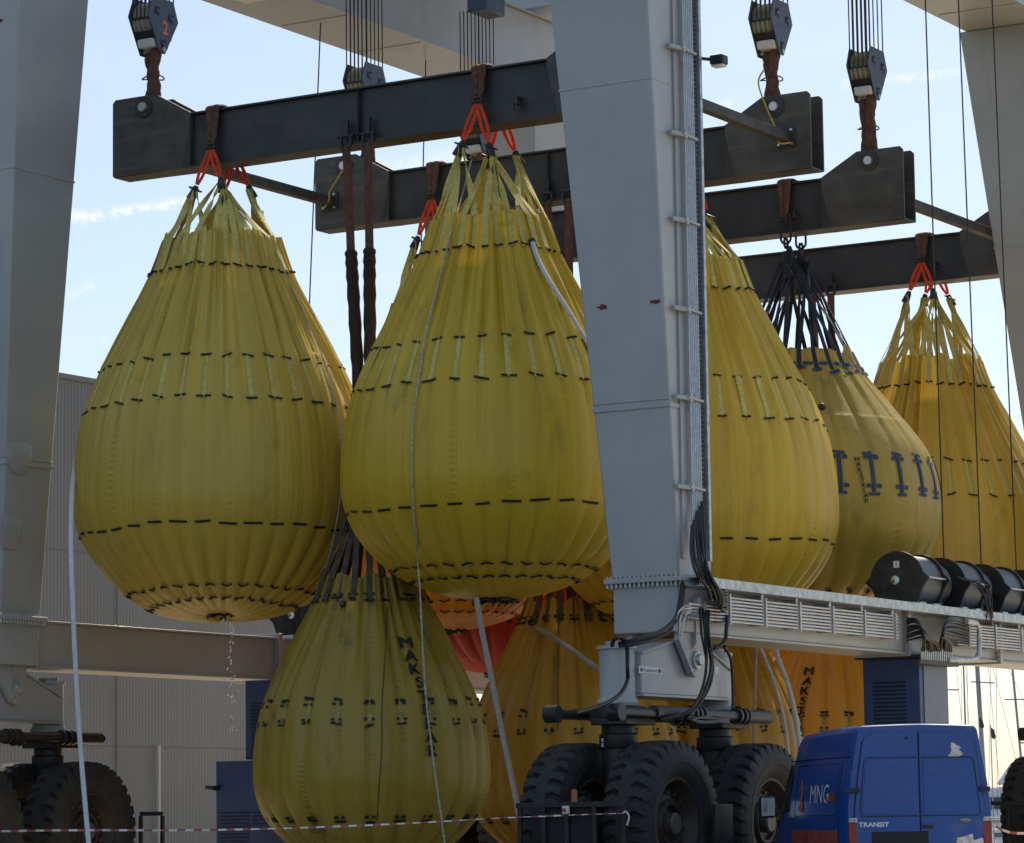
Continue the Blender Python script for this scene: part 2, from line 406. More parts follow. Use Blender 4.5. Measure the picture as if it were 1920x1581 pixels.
# cross beam at the rear
MB().box(LU - 1.0, LU + .3, -.1, W0 + .3, ZT + 1.96, ZT + 3.3).build('cross_beam', PAINT, hoist, bevel=.02)
# small white patches on the far beam's soffit
mb = MB()
for (a, b, c, d) in ((6.3, 7.0, W0 - .7, W0 - .1), (5.3, 5.9, W0 - .8, W0 - .3)): mb.box(a, b, c, d, ZT + .285, ZT + .2985)
mb.build('soffit_patch', WHITE, tbF)
# trolley arms above the hook blocks, carrying the upper sheaves
for (uu, ww) in ((1.75, W0 - 1.96), (7.75, W0 - 2.25), (11.5, W0 - 2.6), (1.75, 1.93), (7.75, 1.93), (11.5, 1.87)):
    far = ww > 5
    ar = MB().box(uu - .45, uu + .45, min(ww - .3, 1.0) if not far else ww - .3, ww + .3 if not far else W0 - .6, ZT + 1.76, ZT + 1.95).build('trolley_arm', PAINT, hoist, bevel=.02)
    MB().box(uu - .36, uu + .36, ww - .22, ww + .22, ZT + .66, ZT + 1.758).build('upper_sheave_block', PLATE, ar, bevel=.03)

# lower side beams with their caps, flanges and joint plates
def sidebeam(wi, wo, sgn):
    """wi: face towards -w, wo: face towards +w"""
    mb = MB(); mb.box(.52, LU - .52, wi + .04, wo - .04, 3.87, 4.57)
    sb = mb.build('side_beam', PAINT, hoist, bevel=.012)
    MB().box(.52, LU - .52, wi, wo, 3.83, 3.868).build('bottom_flange', PAINT, sb, bevel=.006)
    MB().box(.52, LU - .52, wi, wo, 4.571, 4.61).build('top_flange', PAINT, sb, bevel=.006)
    for uj in (7.4, 11.2):
        MB().box(uj - .06, uj + .06, wi - .06, wo + .06, 3.80, 4.68).build('joint_plate', PAINT, sb, bevel=.01)
    mb = MB()
    for uj in (7.4, 11.2):
        for zz in np.arange(3.88, 4.6, .085):
            for du in (-.09, .09):
                mb.lathe((uj + du - .015, wi - .025, zz), 'x', [(.02, 0), (.02, .03)], 6)
    mb.build('joint_bolts', PAINT, sb)
    return sb
sbN = sidebeam(-.45, .45, -1)
sbF = sidebeam(W0 - .5, W0 + .4, 1)
# galvanised edge channel along the near beam
mb = MB(); mb.box(-.35, LU - .55, -.74, -.56, 4.50, 4.515); mb.box(-.35, LU - .55, -.752, -.74, 4.50, 4.64); mb.box(-.35, LU - .55, -.74, -.40, 4.625, 4.64)
mb.build('cable_channel', GALV, sbN)
# hydraulic pipes on the near beam
def pipe_run(u0, u1, zs, w=-.66, brk=1.15):
    for z in zs:
        MB().tube([(u0, w, z), (u1, w, z)], .017, 8).build('hydraulic_pipe', PIPE, hoist)
    for uu in np.arange(u0 + .45, u1, brk):
        mb = MB()
        mb.box(uu - .02, uu + .02, w - .035, w - .02, min(zs) - .05, max(zs) + .05)
        mb.box(uu - .045, uu - .025, w + .02, -.42, min(zs) - .02, max(zs) + .09)
        mb.box(uu - .11, uu - .045, w - .01, w + .02, max(zs) + .02, max(zs) + .1)
        mb.build('pipe_bracket', GALV, hoist)
zs8 = [4.05 + .049 * i for i in range(8)]
pipe_run(.25, 6.6, zs8)
pipe_run(-.55, .24, zs8[:5], brk=.45)
pipe_run(8.95, 16.2, zs8)
# leg pipes, tray and conduit on the near leg's outer face
def legface(du, z, off):
    a0, a1, b0, b1, _ = ringN0(z); return (a1 + du, b0 - off, z)
for i in range(6):
    zb = 5.55 + .07 * (5 - i) * .9 if i else 5.2
    MB().tube([legface(-.74 + .055 * i, z, .10) for z in np.linspace(5.15 + .12 * i, 15.6, 12)], .016, 8).build('hydraulic_pipe', PIPE, hoist)
mb = MB()
zz = list(np.linspace(4.9, 15.8, 14))
for z0, z1 in zip(zz[:-1], zz[1:]):
    for (d0, d1, o0, o1) in ((-.92, -.78, .002, .035),):
        p = [legface(d0, z0, o0), legface(d1, z0, o0), legface(d1, z0, o1), legface(d0, z0, o1), legface(d0, z1, o0), legface(d1, z1, o0), legface(d1, z1, o1), legface(d0, z1, o1)]
        mb.hexa(p)
mb.build('pipe_backing', PAINT, legN0)
TRAYM = mat('perforated_tray', (.10, .105, .11), .5, .4, var=.2)
mb = MB()
for z0, z1 in zip(zz[:-1], zz[1:]):
    for (d0, d1, o0, o1, mi) in ((-.40, -.29, .06, .075, 0), (-.27, -.20, .03, .12, 1)):
        mb.cur = mi
        p = [legface(d0, z0, o0), legface(d1, z0, o0), legface(d1, z0, o1), legface(d0, z0, o1), legface(d0, z1, o0), legface(d1, z1, o0), legface(d1, z1, o1), legface(d0, z1, o1)]
        mb.hexa(p)
mb.cur = 2
for z in np.arange(4.95, 15.8, .07):
    for dd in (-.37, -.325):
        q = legface(dd, z, .08); mb.box(q[0] - .012, q[0] + .012, q[1] - .003, q[1] + .003, z, z + .03)
mb.build('cable_tray', [TRAYM, GALV, MBLK], legN0)
for yb in (-80, 88, 252, 415, 583, 750, 918):
    mb = MB(); z = float(pw(1290, yb, -.4)[2]); q0 = legface(-1.12, z, .05); q1 = legface(-.42, z, .14)
    mb.bar((q0[0], q0[1], z), (q0[0] + .34, q0[1] - .06, z), .07, .06)
    mb.bar((q0[0] + .25, q0[1] - .085, z + .01), (q1[0], q1[1], z - .01), .03, .035)
    mb.box(q0[0] + .30, q0[0] + .37, q0[1] - .1, q0[1] - .02, z - .05, z + .06)
    mb.build('pipe_bracket', PAINT, legN0, bevel=.005)
# flood lamp on the leg
fl = pw(1322, 118, -.25)
mb = MB(); mb.box(fl[0] - .02, fl[0] + .18, -.55, -.33, fl[2] - .04, fl[2] + .10); mb.bar((fl[0] + .08, -.35, fl[2] + .05), (fl[0] - .3, -.1, fl[2] + .05), .05, .05)
lampo = mb.build('floodlight', MBLK, hoist, bevel=.02)
MB().box(fl[0] + .0, fl[0] + .16, -.54, -.34, fl[2] - .075, fl[2] - .041).build('lens', LENS, lampo, bevel=.015)
# rust marks where lugs were burnt off
def patch(name, c, e1, e2, r, m, parent, n=14, seed=1, th=.003):
    rr = random.Random(seed); c = np.array(c, float); e1 = np.array(e1, float); e2 = np.array(e2, float); nn = np.cross(e1, e2)
    poly = [c + (e1 * cos(2 * pi * i / n) * 1.5 + e2 * sin(2 * pi * i / n) * .6) * r * rr.uniform(.45, 1.15) for i in range(n)]
    return MB().prism(poly, nn * th).build(name, m, parent)
for k, (x, y) in enumerate(((1128, 575), (1230, 565))):
    q = pu(x, y, -.5); a = ringN0(q[2]); q[0] = a[0] - .0
    patch('weld_mark', q, (0, -1, 0), (0, 0, 1), .07, RUST, legN0, seed=k + 3, th=.012)
q = pu(2, 40, -.7); a = ringF0(q[2]); patch('weld_mark', (a[0], q[1], q[2]), (0, -1, 0), (0, 0, 1), .07, RUST, legF0, seed=9, th=.012)
q = pu(1053, 289, LU - 1.2); a = ringF1(q[2]); patch('weld_mark', (a[0], q[1], q[2]), (0, -1, 0), (0, 0, 1), .09, RUST, legF1, seed=10, th=.012)
# inspection hatches on the far left leg
for (x, y) in ((33, 853), (20, 992)):
    q = pw(x, y, 11.8); a = ringF0(q[2])
    mb = MB(); mb.lathe((q[0], a[2] - .022, q[2]), 'y', [(.0, .012), (.325, .012), (.33, .016), (.33, .03)], 36)
    for i in range(18): mb.lathe((q[0] + .30 * cos(i * pi / 9), a[2] - .018, q[2] + .30 * sin(i * pi / 9)), 'y', [(.0, 0), (.009, 0), (.009, .010)], 6)
    for sx in (-.17, .17): mb.tube([(q[0] + sx, a[2] - .03, q[2] - .09), (q[0] + sx, a[2] - .035, q[2] - .07), (q[0] + sx, a[2] - .035, q[2] + .07), (q[0] + sx, a[2] - .01, q[2] + .09)], .007, 6)
    mb.build('inspection_hatch', PAINT, legF0)

# ---- wheels
TR, TWD = 1.16, .33
def tyre_mesh():
    na, prof = 384, []
    # lateral profile: (y, r)
    prof = [(-.20, .60), (-.27, .66), (-.325, .78), (-.336, .835), (-.345, .84), (-.347, .86), (-.341, .865), (-.345, .90), (-.335, 1.0), (-.315, 1.07)]
    nt = 22
    prof += [(-.305 + .61 * i / nt, TR - .035 - .02 * abs(-1 + 2 * i / nt) ** 2.5) for i in range(nt + 1)]
    prof += [(.315, 1.07), (.335, 1.0), (.345, .90), (.341, .865), (.347, .86), (.345, .84), (.336, .835), (.325, .78), (.27, .66), (.20, .60)]
    Y = np.array([p[0] for p in prof]); R0 = np.array([p[1] for p in prof])
    th = np.linspace(0, 2 * pi, na, endpoint=False)
    NL = 34
    s = np.abs(Y) / .305
    skew = .32 * np.clip(1 - np.abs(s - .55) / .5, -1, 1)
    ph = th[:, None] * NL / (2 * pi) + np.where(Y > 0, .5, 0)[None, :] + skew[None, :]
    fr = ph - np.floor(ph)
    groove = (fr < .30) & (s > .36)[None, :]
    tread = (R0 > 1.06)[None, :] & np.ones_like(groove)
    lift = np.where(tread, np.where(groove, -.034, .022), 0.0)
    # side lugs continue a little on the shoulder
    sh = ((R0 > .98) & (R0 <= 1.06))[None, :] & (fr >= .30)
    lift = lift + np.where(sh, .012, 0)
    R = R0[None, :] + lift
    P = np.stack([R * np.cos(th)[:, None], np.broadcast_to(Y, R.shape), R * np.sin(th)[:, None]], 2)
    b = len(Y); vs = P.reshape(-1, 3)
    fs = [(i * b + j, i * b + j + 1, ((i + 1) % na) * b + j + 1, ((i + 1) % na) * b + j) for i in range(na) for j in range(b - 1)]
    mb = MB(); mb.add(vs, fs); return mb
wheel0 = bpy.data.objects.new('wheel', None); col.objects.link(wheel0); wheel0.parent = hoist
tyre_mesh().build('tyre', RUB, wheel0, smooth=30)
mb = MB()
mb.lathe((0, 0, 0), 'y', [(.0, -.10), (.24, -.10), (.26, -.16), (.30, -.17), (.34, -.10), (.50, -.06), (.56, -.17), (.60, -.25), (.635, -.262), (.66, -.24), (.64, -.2), (.64, .2), (.66, .24), (.635, .262), (.60, .25), (.56, .17), (.5, .06), (.34, .10), (.30, .17), (.26, .16), (.24, .1), (.0, .1)], 48)
mb.build('rim', RIM, wheel0, smooth=35)
mb = MB()
for sg in (-1, 1):
    mb.lathe((0, sg * .14, 0), 'y', [(0, -.1), (.13, -.1), (.15, -.08), (.15, .08), (.13, .1), (0, .1)], 24)
    for i in range(14): mb.lathe((.43 * cos(i * 2 * pi / 14), sg * .095, .43 * sin(i * 2 * pi / 14)), 'y', [(.022, -.04), (.022, .04)], 6)
mb.build('hub', mat('hub_metal', (.10, .09, .085), .5, .3, var=.3), wheel0)
first = True
for (uc, wc) in ((0, 0), (0, W0), (LU, 0), (LU, W0)):
    for du in (-1.45, 1.45):
        for dw in (-.66, .66):
            wh = wheel0 if first else copy_tree(wheel0)
            first = False
            wh.location = (uc + du, wc + dw, TR); wh.rotation_euler = (0, rng.uniform(0, 6), 0)
# ---- bogies
def bogie(uc, wc):
    mb = MB()
    poly = [(-1.3, 2.97), (1.35, 2.97), (1.42, 3.02), (1.42, 3.36), (.55, 3.70), (-.35, 3.72), (-1.3, 3.52)]
    mb.prism([(uc + a, wc - .30, b) for a, b in poly], (0, .60, 0))
    bf = mb.build('bogie_frame', PAINT, hoist, bevel=.015)
    mb = MB()
    top = [(-1.3, 3.52), (-.35, 3.72), (.55, 3.70), (1.42, 3.36)]
    for (a, b), (c, d) in zip(top[:-1], top[1:]):
        mb.hexa([(uc + a, wc - .33, b + .002), (uc + c, wc - .33, d + .002), (uc + c, wc + .33, d + .002), (uc + a, wc + .33, b + .002), (uc + a, wc - .33, b + .03), (uc + c, wc - .33, d + .03), (uc + c, wc + .33, d + .03), (uc + a, wc + .33, b + .03)])
    mb.box(uc - 1.3, uc + 1.44, wc - .33, wc + .33, 2.935, 2.968)
    mb.build('frame_edge', PAINT, bf)
    for s in (-1, 1):
        x = uc + s * 1.45
        mb = MB(); mb.lathe((x, wc, 0), 'z', [(.29, 2.80), (.30, 2.85), (.255, 2.93), (.255, 3.58), (.285, 3.59), (.285, 3.64), (.16, 3.645), (.16, 3.70), (.0, 3.70)], 32)
        mb.build('column_head', PAINT, bf)
        mb = MB(); mb.lathe((x, wc, 0), 'z', [(.30, 2.62), (.40, 2.63), (.40, 2.79), (.3, 2.795)], 28)
        mb.box(x - .43, x + .43, wc - .36, wc + .20, 2.53, 2.625)
        mb.lathe((x, wc, 0), 'z', [(.235, 1.16), (.235, 2.53)], 28); mb.lathe((x, wc, 0), 'z', [(.25, 2.2), (.27, 2.24), (.27, 2.40), (.25, 2.42)], 28)
        mb.lathe((x, wc, TR), 'y', [(.2, -.62), (.2, .62)], 20)
        mb.build('steering_column', MBLK, bf, bevel=.01)
    # steering cylinders on both sides
    for sg in (-1, 1):
        y = wc + sg * .50
        mb = MB()
        mb.tube([(uc - 2.35, y, 2.68), (uc - 1.0, y, 2.68)], .07, 16); mb.tube([(uc - 1.35, y, 2.70), (uc + .1, y, 2.70)], .10, 18)
        mb.lathe((uc - 2.4, y, 2.68), 'y', [(0, -.10), (.12, -.10), (.12, .10), (0, .1)], 18)
        for a in (-.25, -.12, .02): mb.tube([(uc + a, y, 2.70), (uc + a + .05, y, 2.70)], .125, 18)
        mb.build('steering_cylinder', SHAFT if sg < 0 else MBLK, bf)
        mb = MB(); mb.tube([(uc + .1, y, 2.70), (uc + 1.2, y, 2.70)], .075, 14)
        for a in (1.15, 1.3, 1.42): mb.tube([(uc + a, y, 2.70), (uc + a + .05, y, 2.70)], .12, 18)
        mb.tube([(uc + 1.35, y, 2.70), (uc + 2.2, y, 2.70)], .10, 18); mb.tube([(uc + 2.2, y, 2.70), (uc + 2.28, y, 2.70)], .06, 12)
        mb.build('steering_cylinder', SHAFT, bf)
    # pivot brackets
    for sg in (-1, 1):
        y0 = wc + sg * .34; y1 = wc + sg * .43
        pl = [(-.34, 4.18), (-.40, 3.75), (-.02, 3.28)] + [(.10 + .17 * cos(a), 3.40 + .17 * sin(a)) for a in np.linspace(-2.4, .3, 8)] + [(.36, 3.75), (.36, 4.18)]
        MB().prism([(uc + a, y0, b) for a, b in pl], (0, y1 - y0, 0)).build('pivot_plate', PAINT, hoist, bevel=.008)
        mb = MB(); mb.lathe((uc + .1, wc, 3.48), 'y', [(0, sg * .52), (.07, sg * .52), (.085, sg * .50), (.085, sg * .47), (.13, sg * .465), (.13, sg * .42), (0, sg * .42)], 24)
        mb.build('pivot_pin', GALV, hoist)
        MB().prism([(uc - .02, wc + sg * .43, 4.18), (uc - .02, wc + sg * .43, 3.62), (uc - .02, wc + sg * .50, 3.72), (uc - .02, wc + sg * .50, 4.12)], (.03, 0, 0)).build('pivot_rib', PAINT, hoist)
    return bf
bogN0 = bogie(0, 0)
for a in ((0, W0), (LU, 0), (LU, W0)): bogie(*a)

# ---- safety guards round the wheels
def guard(uc, wc, u_at, w_lo, w_hi, posts):
    mb = MB(); mb.box(u_at - .03, u_at + .03, w_lo, w_hi, 1.40, 1.47); mb.box(u_at - .03, u_at + .03, w_lo, w_hi, .22, .29)
    for p in posts: mb.box(u_at - .025, u_at + .025, p - .03, p + .03, .18, 1.40)
    g = mb.build('wheel_guard', MBLK, hoist, bevel=.005)
    return g
gu = -2.82
wl = [float(pu(x, 1540, gu)[1]) for x in (1170, 1115, 1063, 1020, 975)]
grd = guard(0, 0, gu, wl[0] - .03, wl[-1] + .05, wl)
MB().box(gu + .035, gu + .05, wl[1], wl[3], .25, 1.4).build('guard_infill', mat('guard_dark', (.012, .013, .016), .7, transl=0), grd)  # solid dark sheet filling the gap between the posts
c = pu(1062, 1519, gu - .05)
es = MB().box(gu - .10, gu - .035, c[1] - .05, c[1] + .045, c[2] - .055, c[2] + .055).build('stop_switch', WHITE, grd, bevel=.012)
MB().lathe((gu - .10, c[1], c[2]), 'x', [(0, -.03), (.022, -.03), (.026, -.01), (.02, 0)], 16).build('stop_button', REDP, grd)
c = pu(1077, 1498, gu)
MB().lathe((gu, c[1], 1.47), 'z', [(.05, 0), (.05, .03), (.045, .04), (.045, .14), (.03, .17), (0, .175)], 18).build('warning_beacon', AMBER, grd)
q0 = pw(1335, 1510, -1.15); q1 = pw(1368, 1510, -1.15)
mb = MB(); mb.box(q0[0], q1[0], -1.2, -1.15, .2, 1.42); mb.build('wheel_guard', MBLK, hoist, bevel=.006)
gw = [W0 - 1.5 + .45 * i for i in range(7)]
guard(0, W0, gu, gw[0], gw[-1], gw)
guard(0, W0, 2.60, gw[0], gw[1], gw[:2])
g2 = [-1.3 + .5 * i for i in range(6)]
guard(LU, 0, LU - 2.82, g2[0], g2[-1], g2)

# ---- power cabinets under the side beams
def louvres(mb, u, w0, w1, z0, z1, n):
    for i in range(n):
        z = z0 + (z1 - z0) * (i + .5) / n
        mb.hexa([(u - .001, w0, z - .012), (u - .022, w0, z - .016), (u - .022, w1, z - .016), (u - .001, w1, z - .012),
                 (u - .001, w0, z + .012), (u - .012, w0, z + .004), (u - .012, w1, z + .004), (u - .001, w1, z + .012)])
def cabinet(u0, u1, w0, w1, z0, z1, lab):
    c = MB().box(u0, u1, w0, w1, z0, z1).build('power_cabinet', BLUEC, hoist, bevel=.012)
    c['label'] = lab
    return c
cN = cabinet(7.45, 8.55, -.62, .38, .75, 3.77, 'narrow dark blue power cabinet with louvres hanging under the beam')
mb = MB(); louvres(mb, 7.45, -.38, .20, 2.25, 3.42, 18)
mb.build('louvre_panel', SLAT, cN)
MB().box(7.40, 8.6, -.66, .5, 3.772, 3.828).build('mounting_plate', BLK, cN)
MB().box(7.6, 8.56, -.634, -.621, .8, 3.74).build('side_panel', mat('cabinet_side_lit', (.080, .105, .170), .4, 0, var=.1, vscale=1.5, dirt=(.1, .11, .14), dirt_amt=.5, dirt_scale=(3, 3, .5), coat=.2), cN, bevel=.004)  # lighter blue paints in the brighter light on this side
wA = float(pu(460, 1330, 6.15)[1]); wB = float(pu(405, 1480, 6.05)[1])
cF = cabinet(6.15, 8.6, wA - 1.1, wA, 2.38, 3.78, 'dark blue louvred upper power cabinet under the far beam')
mb = MB(); louvres(mb, 6.15, wA - .75, wA - .13, 2.50, 3.4, 15); mb.build('louvre_panel', SLAT, cF)
cF2 = cabinet(6.05, 9.2, wB - 1.7, wB, .5, 2.36, 'wide dark blue lower power cabinet with louvres under the far beam')
mb = MB(); louvres(mb, 6.05, wB - .72, wB - .06, .6, 1.48, 14); louvres(mb, 6.05, wB - 1.4, wB - .80, 1.22, 1.48, 4); mb.build('louvre_panel', SLAT, cF2)
q = pu(405, 1478, 6.0); MB().tube([(6.04, q[1] - .02, q[2]), (5.9, q[1] + .0, q[2]), (5.85, q[1] + .12, q[2] + .02)], [.05, .045, .035], 10).build('exhaust_pipe', MBLK, cF2)

# ---- winch drums on the side beams
def winch(u0, wc, num):
    ln = .86; r = .47; zc = 5.09
    pl = [(-(.58), .02), (-.48, .12)] + [(r * 1.03 * cos(a), r * 1.03 * sin(a)) for a in np.linspace(pi - .25, .25, 24)] + [(.48, .08), (.58, -.02), (.46, -.13), (.34, -.43), (-.34, -.43), (-.46, -.13)]
    d = MB().prism([(u0, wc + y, zc + z) for y, z in pl], (.05, 0, 0)).build('winch', MBLK, hoist, bevel=.006)
    MB().prism([(u0 + ln, wc + y * 1.0, zc + z) for y, z in pl], (.05, 0, 0)).build('end_frame', MBLK, d, bevel=.006)
    MB().tube([(u0 + .051, wc, zc), (u0 + ln - .002, wc, zc)], r * .93, 44).build('drum', SHEETM, d)
    mb = MB(); mb.lathe((u0 + ln + .051, wc, zc), 'x', [(.44, 0), (.44, .06), (.36, .10), (.36, .52), (.30, .58), (.2, .60), (.2, .78), (0, .78)], 36)
    mb.box(u0 + ln + .2, u0 + ln + .55, wc - .2, wc + .2, 4.66, 4.8); mb.build('motor', MBLK, d, smooth=30)
    for sy in (-.49, .49): MB().tube([(u0 + .02, wc + sy, zc + .04), (u0 + ln + .04, wc + sy, zc + .04)], .018, 8).build('tie_bar', GALV, d)
    mb = MB(); mb.lathe((u0, wc + .02, zc - .0), 'x', [(0, -.05), (.05, -.05), (.075, -.035), (.075, 0)], 24); mb.build('end_bearing', BOLT, d)
    MB().tube(spline([(u0 - .05, wc + .02, zc), (u0 - .06, wc + .1, zc - .1), (u0 - .02, wc - .02, zc - .2), (u0 - .02, wc - .05, zc - .42)]), .01, 6).build('sensor_cable', HOSE, d)
    for a in (-.06, ln * .6): MB().prism([(u0 + a, wc - .42, 4.645), (u0 + a + .36, wc - .42, 4.645), (u0 + a + .26, wc - .42, 4.72), (u0 + a + .06, wc - .42, 4.72)], (0, .84, 0)).build('foot', GALV, d)
    if num:
        mb = MB(); mb.box(u0 - .008, u0 - .001, wc - .05, wc + .05, zc + .21, zc + .32); lb = mb.build('number_plate', WHITE, d)
        mb = MB(); text_on(mb, num, (u0 - .010, wc, zc + .265), (0, -1, 0), (0, 0, 1), .075, .02); mb.build('digit', MARK, lb)
    return d
SHEETM = mat('drum_rope_layer', (.10, .11, .125), .45, .35, var=.15, vscale=2.0, bump=.1, bscale=60, bstretch=(1, .02, .02))
for i in range(5): winch(8.05 + 1.74 * i, .0, '1' if i == 0 else str(i + 1))
uF = float(pw(545, 1150, W0)[0])
for i in range(3): winch(uF + .0 + 1.74 * i, W0 - .05, '3' if i == 0 else '')

# ---- wires from the winches up to the top beam
for (x0, y0, x1, y1) in ((1735, 0, 1770, 1050), (1797, 0, 1840, 1062), (1860, 0, 1906, 1075), (1925, 0, 1960, 1080)):
    a = pw(x0, y0, .1); b = pw(x1, y1, .0); d = (a - b) / (a[2] - b[2]); top = b + d * (ZT - .01 - b[2])
    MB().tube([b, top], .014, 6).build('winch_rope', WIRE, hoist)
for (x0, y0, x1, y1) in ((600, 70, 583, 500), (798, 130, 793, 330)):
    a = pw(x0, y0, W0 - .4); b = pw(x1, y1, W0 - .4); d = (a - b) / (a[2] - b[2]); top = b + d * (ZT + .29 - b[2]); bot = b + d * (4.7 - b[2])
    MB().tube([bot, top], .014, 6).build('winch_rope', WIRE, hoist)

# ---- hydraulic hoses (bundles modelled hose by hose)
def hose(pxs, ws, r=.022, n=6, name='hydraulic_hose', m=HOSE):
    ws = [ws] * len(pxs) if np.isscalar(ws) else ws
    k = len(pxs) - 1
    P = [pw(x + (rng.uniform(-3, 3) if 0 < i < k else 0), y + (rng.uniform(-2.5, 2.5) if 0 < i < k else 0), w + (rng.uniform(-.05, .03) if 0 < i < k else 0)) for i, ((x, y), w) in enumerate(zip(pxs, ws))]
    r *= rng.uniform(.8, 1.12)
    return MB().tube(spline(P, n), r, 8).build(name, m, hoist)
for i in range(6):
    d = i * 2.6; e = i * 4
    hose([(1298 + i * 3.6, 985 - i * 9), (1295 + i * 5 + d * .3, 1030), (1306 + e * 1.2, 1072), (1326 + i * 4.6, 1106 + i * 2), (1334 + i * 3.6, 1122 + i * 3.5), (1362, 1112 + i * 6.0)], [-.62, -.70, -.86 - .02 * i, -.9, -.84, -.68], .026)
hose([(1303, 985), (1302, 1040), (1309, 1075), (1318, 1100), (1342, 1108), (1362, 1110)], [-.62, -.7, -.9, -.9, -.86, -.68], .014)
for i in range(4):   # down to the bogie
    hose([(1313 + i * 5, 1140 + i * 2), (1316 + i * 5, 1190), (1322 + i * 4.5, 1240), (1318 + i * 4, 1285), (1302 + i * 3, 1322), (1270 + i * 6, 1342), (1236 + i * 14, 1350)], [-.68, -.76 - .03 * i, -.8, -.78, -.74, -.66, -.55], .024)
for i in range(3):   # round the foot block
    hose([(1279 + i * 2, 1088 + i * 6), (1270 + i * 4, 1130 + i * 3), (1262 + i * 5, 1160), (1235 + i * 6, 1185 + i), (1190 + i * 4, 1200 + i * 3), (1160, 1206 + i * 3)], [-.56, -.66, -.72, -.68, -.58, -.4], .022)
for i in range(4):   # hoses continuing as bent pipes at the beam root
    hose([(1262 + i * 5, 1182 + i * 3), (1268 + i * 4, 1152 + i * 4), (1280 + i * 2, 1136 + i * 5), (1296, 1135 + i * 6)], [-.72, -.72, -.70, -.66], .016, m=PIPE, name='hydraulic_pipe')
hose([(1176, 1215), (1178, 1250), (1176, 1280), (1160, 1305), (1120, 1325), (1080, 1337)], [-.36, -.38, -.38, -.42, -.5, -.52], .03)
hose([(1148, 1210), (1152, 1198), (1166, 1198), (1176, 1215)], [-.30, -.4, -.42, -.36], .03)
hose([(1364, 1155), (1364, 1180), (1358, 1204), (1338, 1214), (1320, 1214)], [-.68, -.74, -.7, -.6, -.5], .03)
hose([(1358, 1212), (1372, 1240), (1374, 1300), (1373, 1345)], [-.46, -.44, -.42, -.42], .022)
for i in range(5):
    hose([(1240 + i * 14, 1352 - (i % 3) * 4), (1280 + i * 6, 1344 + i * 2), (1320, 1346 + (i % 3) * 5), (1366, 1348 + i * 2)], [-.56, -.64 - .02 * i, -.62, -.56], .018)
# hose harness beside the cabinet, manifold and its guard rail
for i in range(9):
    hose([(1700, 1160 + i * 5.2), (1716 + i * 1.5, 1160 + i * 4), (1728 + i * 1.0, 1180 + i * 2), (1733 + i * 3, 1206), (1728 + i * 4.2, 1222)], [-.66, -.80, -.88 - .01 * i, -.86, -.78], .020)
for i in range(9):
    hose([(1818, 1166 + i * 5.2), (1796 - i * 1.5, 1158 + i * 5), (1778 - i * 1.5, 1164 + i * 4), (1764 + i * 1.8, 1190 + i * 2), (1758 + i * 3.2, 1222)], [-.66, -.80, -.88 - .01 * i, -.86, -.78], .020)
mb = MB()
for i in range(17):
    q = pw(1728 + i * 3.5, 1232 + i * .4, -.78); mb.tube([q + np.array([0, 0, .16]), q + np.array([0, 0, -.10])], .018, 6)
mb.build('hose_couplings', BOLT, hoist)
q0 = pw(1716, 1240, -.74); q1 = pw(1790, 1247, -.74)
MB().box(q0[0], q1[0], -.82, -.64, q0[2] - .04, q0[2] + .03).build('manifold', BLK, hoist, bevel=.01)
rail = [pw(x, y, -.80) for x, y in ((1812, 1165), (1830, 1168), (1836, 1178), (1836, 1222), (1832, 1234), (1822, 1238), (1778, 1238))]
MB().tube(rail, .045, 10).build('guard_rail', GALV, hoist)
for i in range(5):
    hose([(1795 + i * 3, 1082 + i * 2), (1822 + i * 4, 1092), (1842 + i * 4, 1115), (1850 + i * 3, 1145), (1848 + i * 4, 1172)], [-.45, -.6, -.72, -.76, -.70], .016)
# signs on the bogie and column
q = pw(1219, 1257, -.302); lw = .33
sg = MB().box(q[0] - lw, q[0] + lw, -.308, -.3015, q[2] - .048, q[2] + .048).build('sign_plate', WHITE, bogN0)
mb = MB(); text_on(mb, 'Kuckarent', (q[0], -.3095, q[2]), (1, 0, 0), (0, 0, 1), .055, .008, 1.25)
for s in (-1, 1):
    star = []
    for k in range(10): a = k * pi / 5; rr = .042 if k % 2 == 0 else .022; star.append((q[0] + s * .265 + rr * 1.4 * cos(a), -.3095, q[2] + rr * sin(a)))
    mb.add(star, [tuple(range(10))])
mb.build('sign_lettering', mat('sign_blue', (.02, .03, .09), .6), sg, smooth=0)
q = pw(1343, 1257, -.302); MB().box(q[0] - .05, q[0] + .05, -.307, -.3015, q[2] - .05, q[2] + .05).build('sign_plate', mat('pale_label', (.70, .71, .72), .5), bogN0)
xc = -1.45
for (z, s) in ((float(pu(1135, 1388, -1.69)[2]), 'Elev'), (float(pu(1135, 1395, -1.69)[2]) - .015, 'Elaft')):
    wq = float(pu(1135, 1390, -1.69)[1])
    sgn = MB().box(-1.700, -1.692, wq - .055, wq + .055, z - .024, z + .024).build('sign_plate', WHITE, bogN0)
    mb = MB(); text_on(mb, s, (-1.702, wq, z), (0, -1, 0), (0, 0, 1), .03, .006); mb.build('sign_lettering', MARK, sgn, smooth=0)

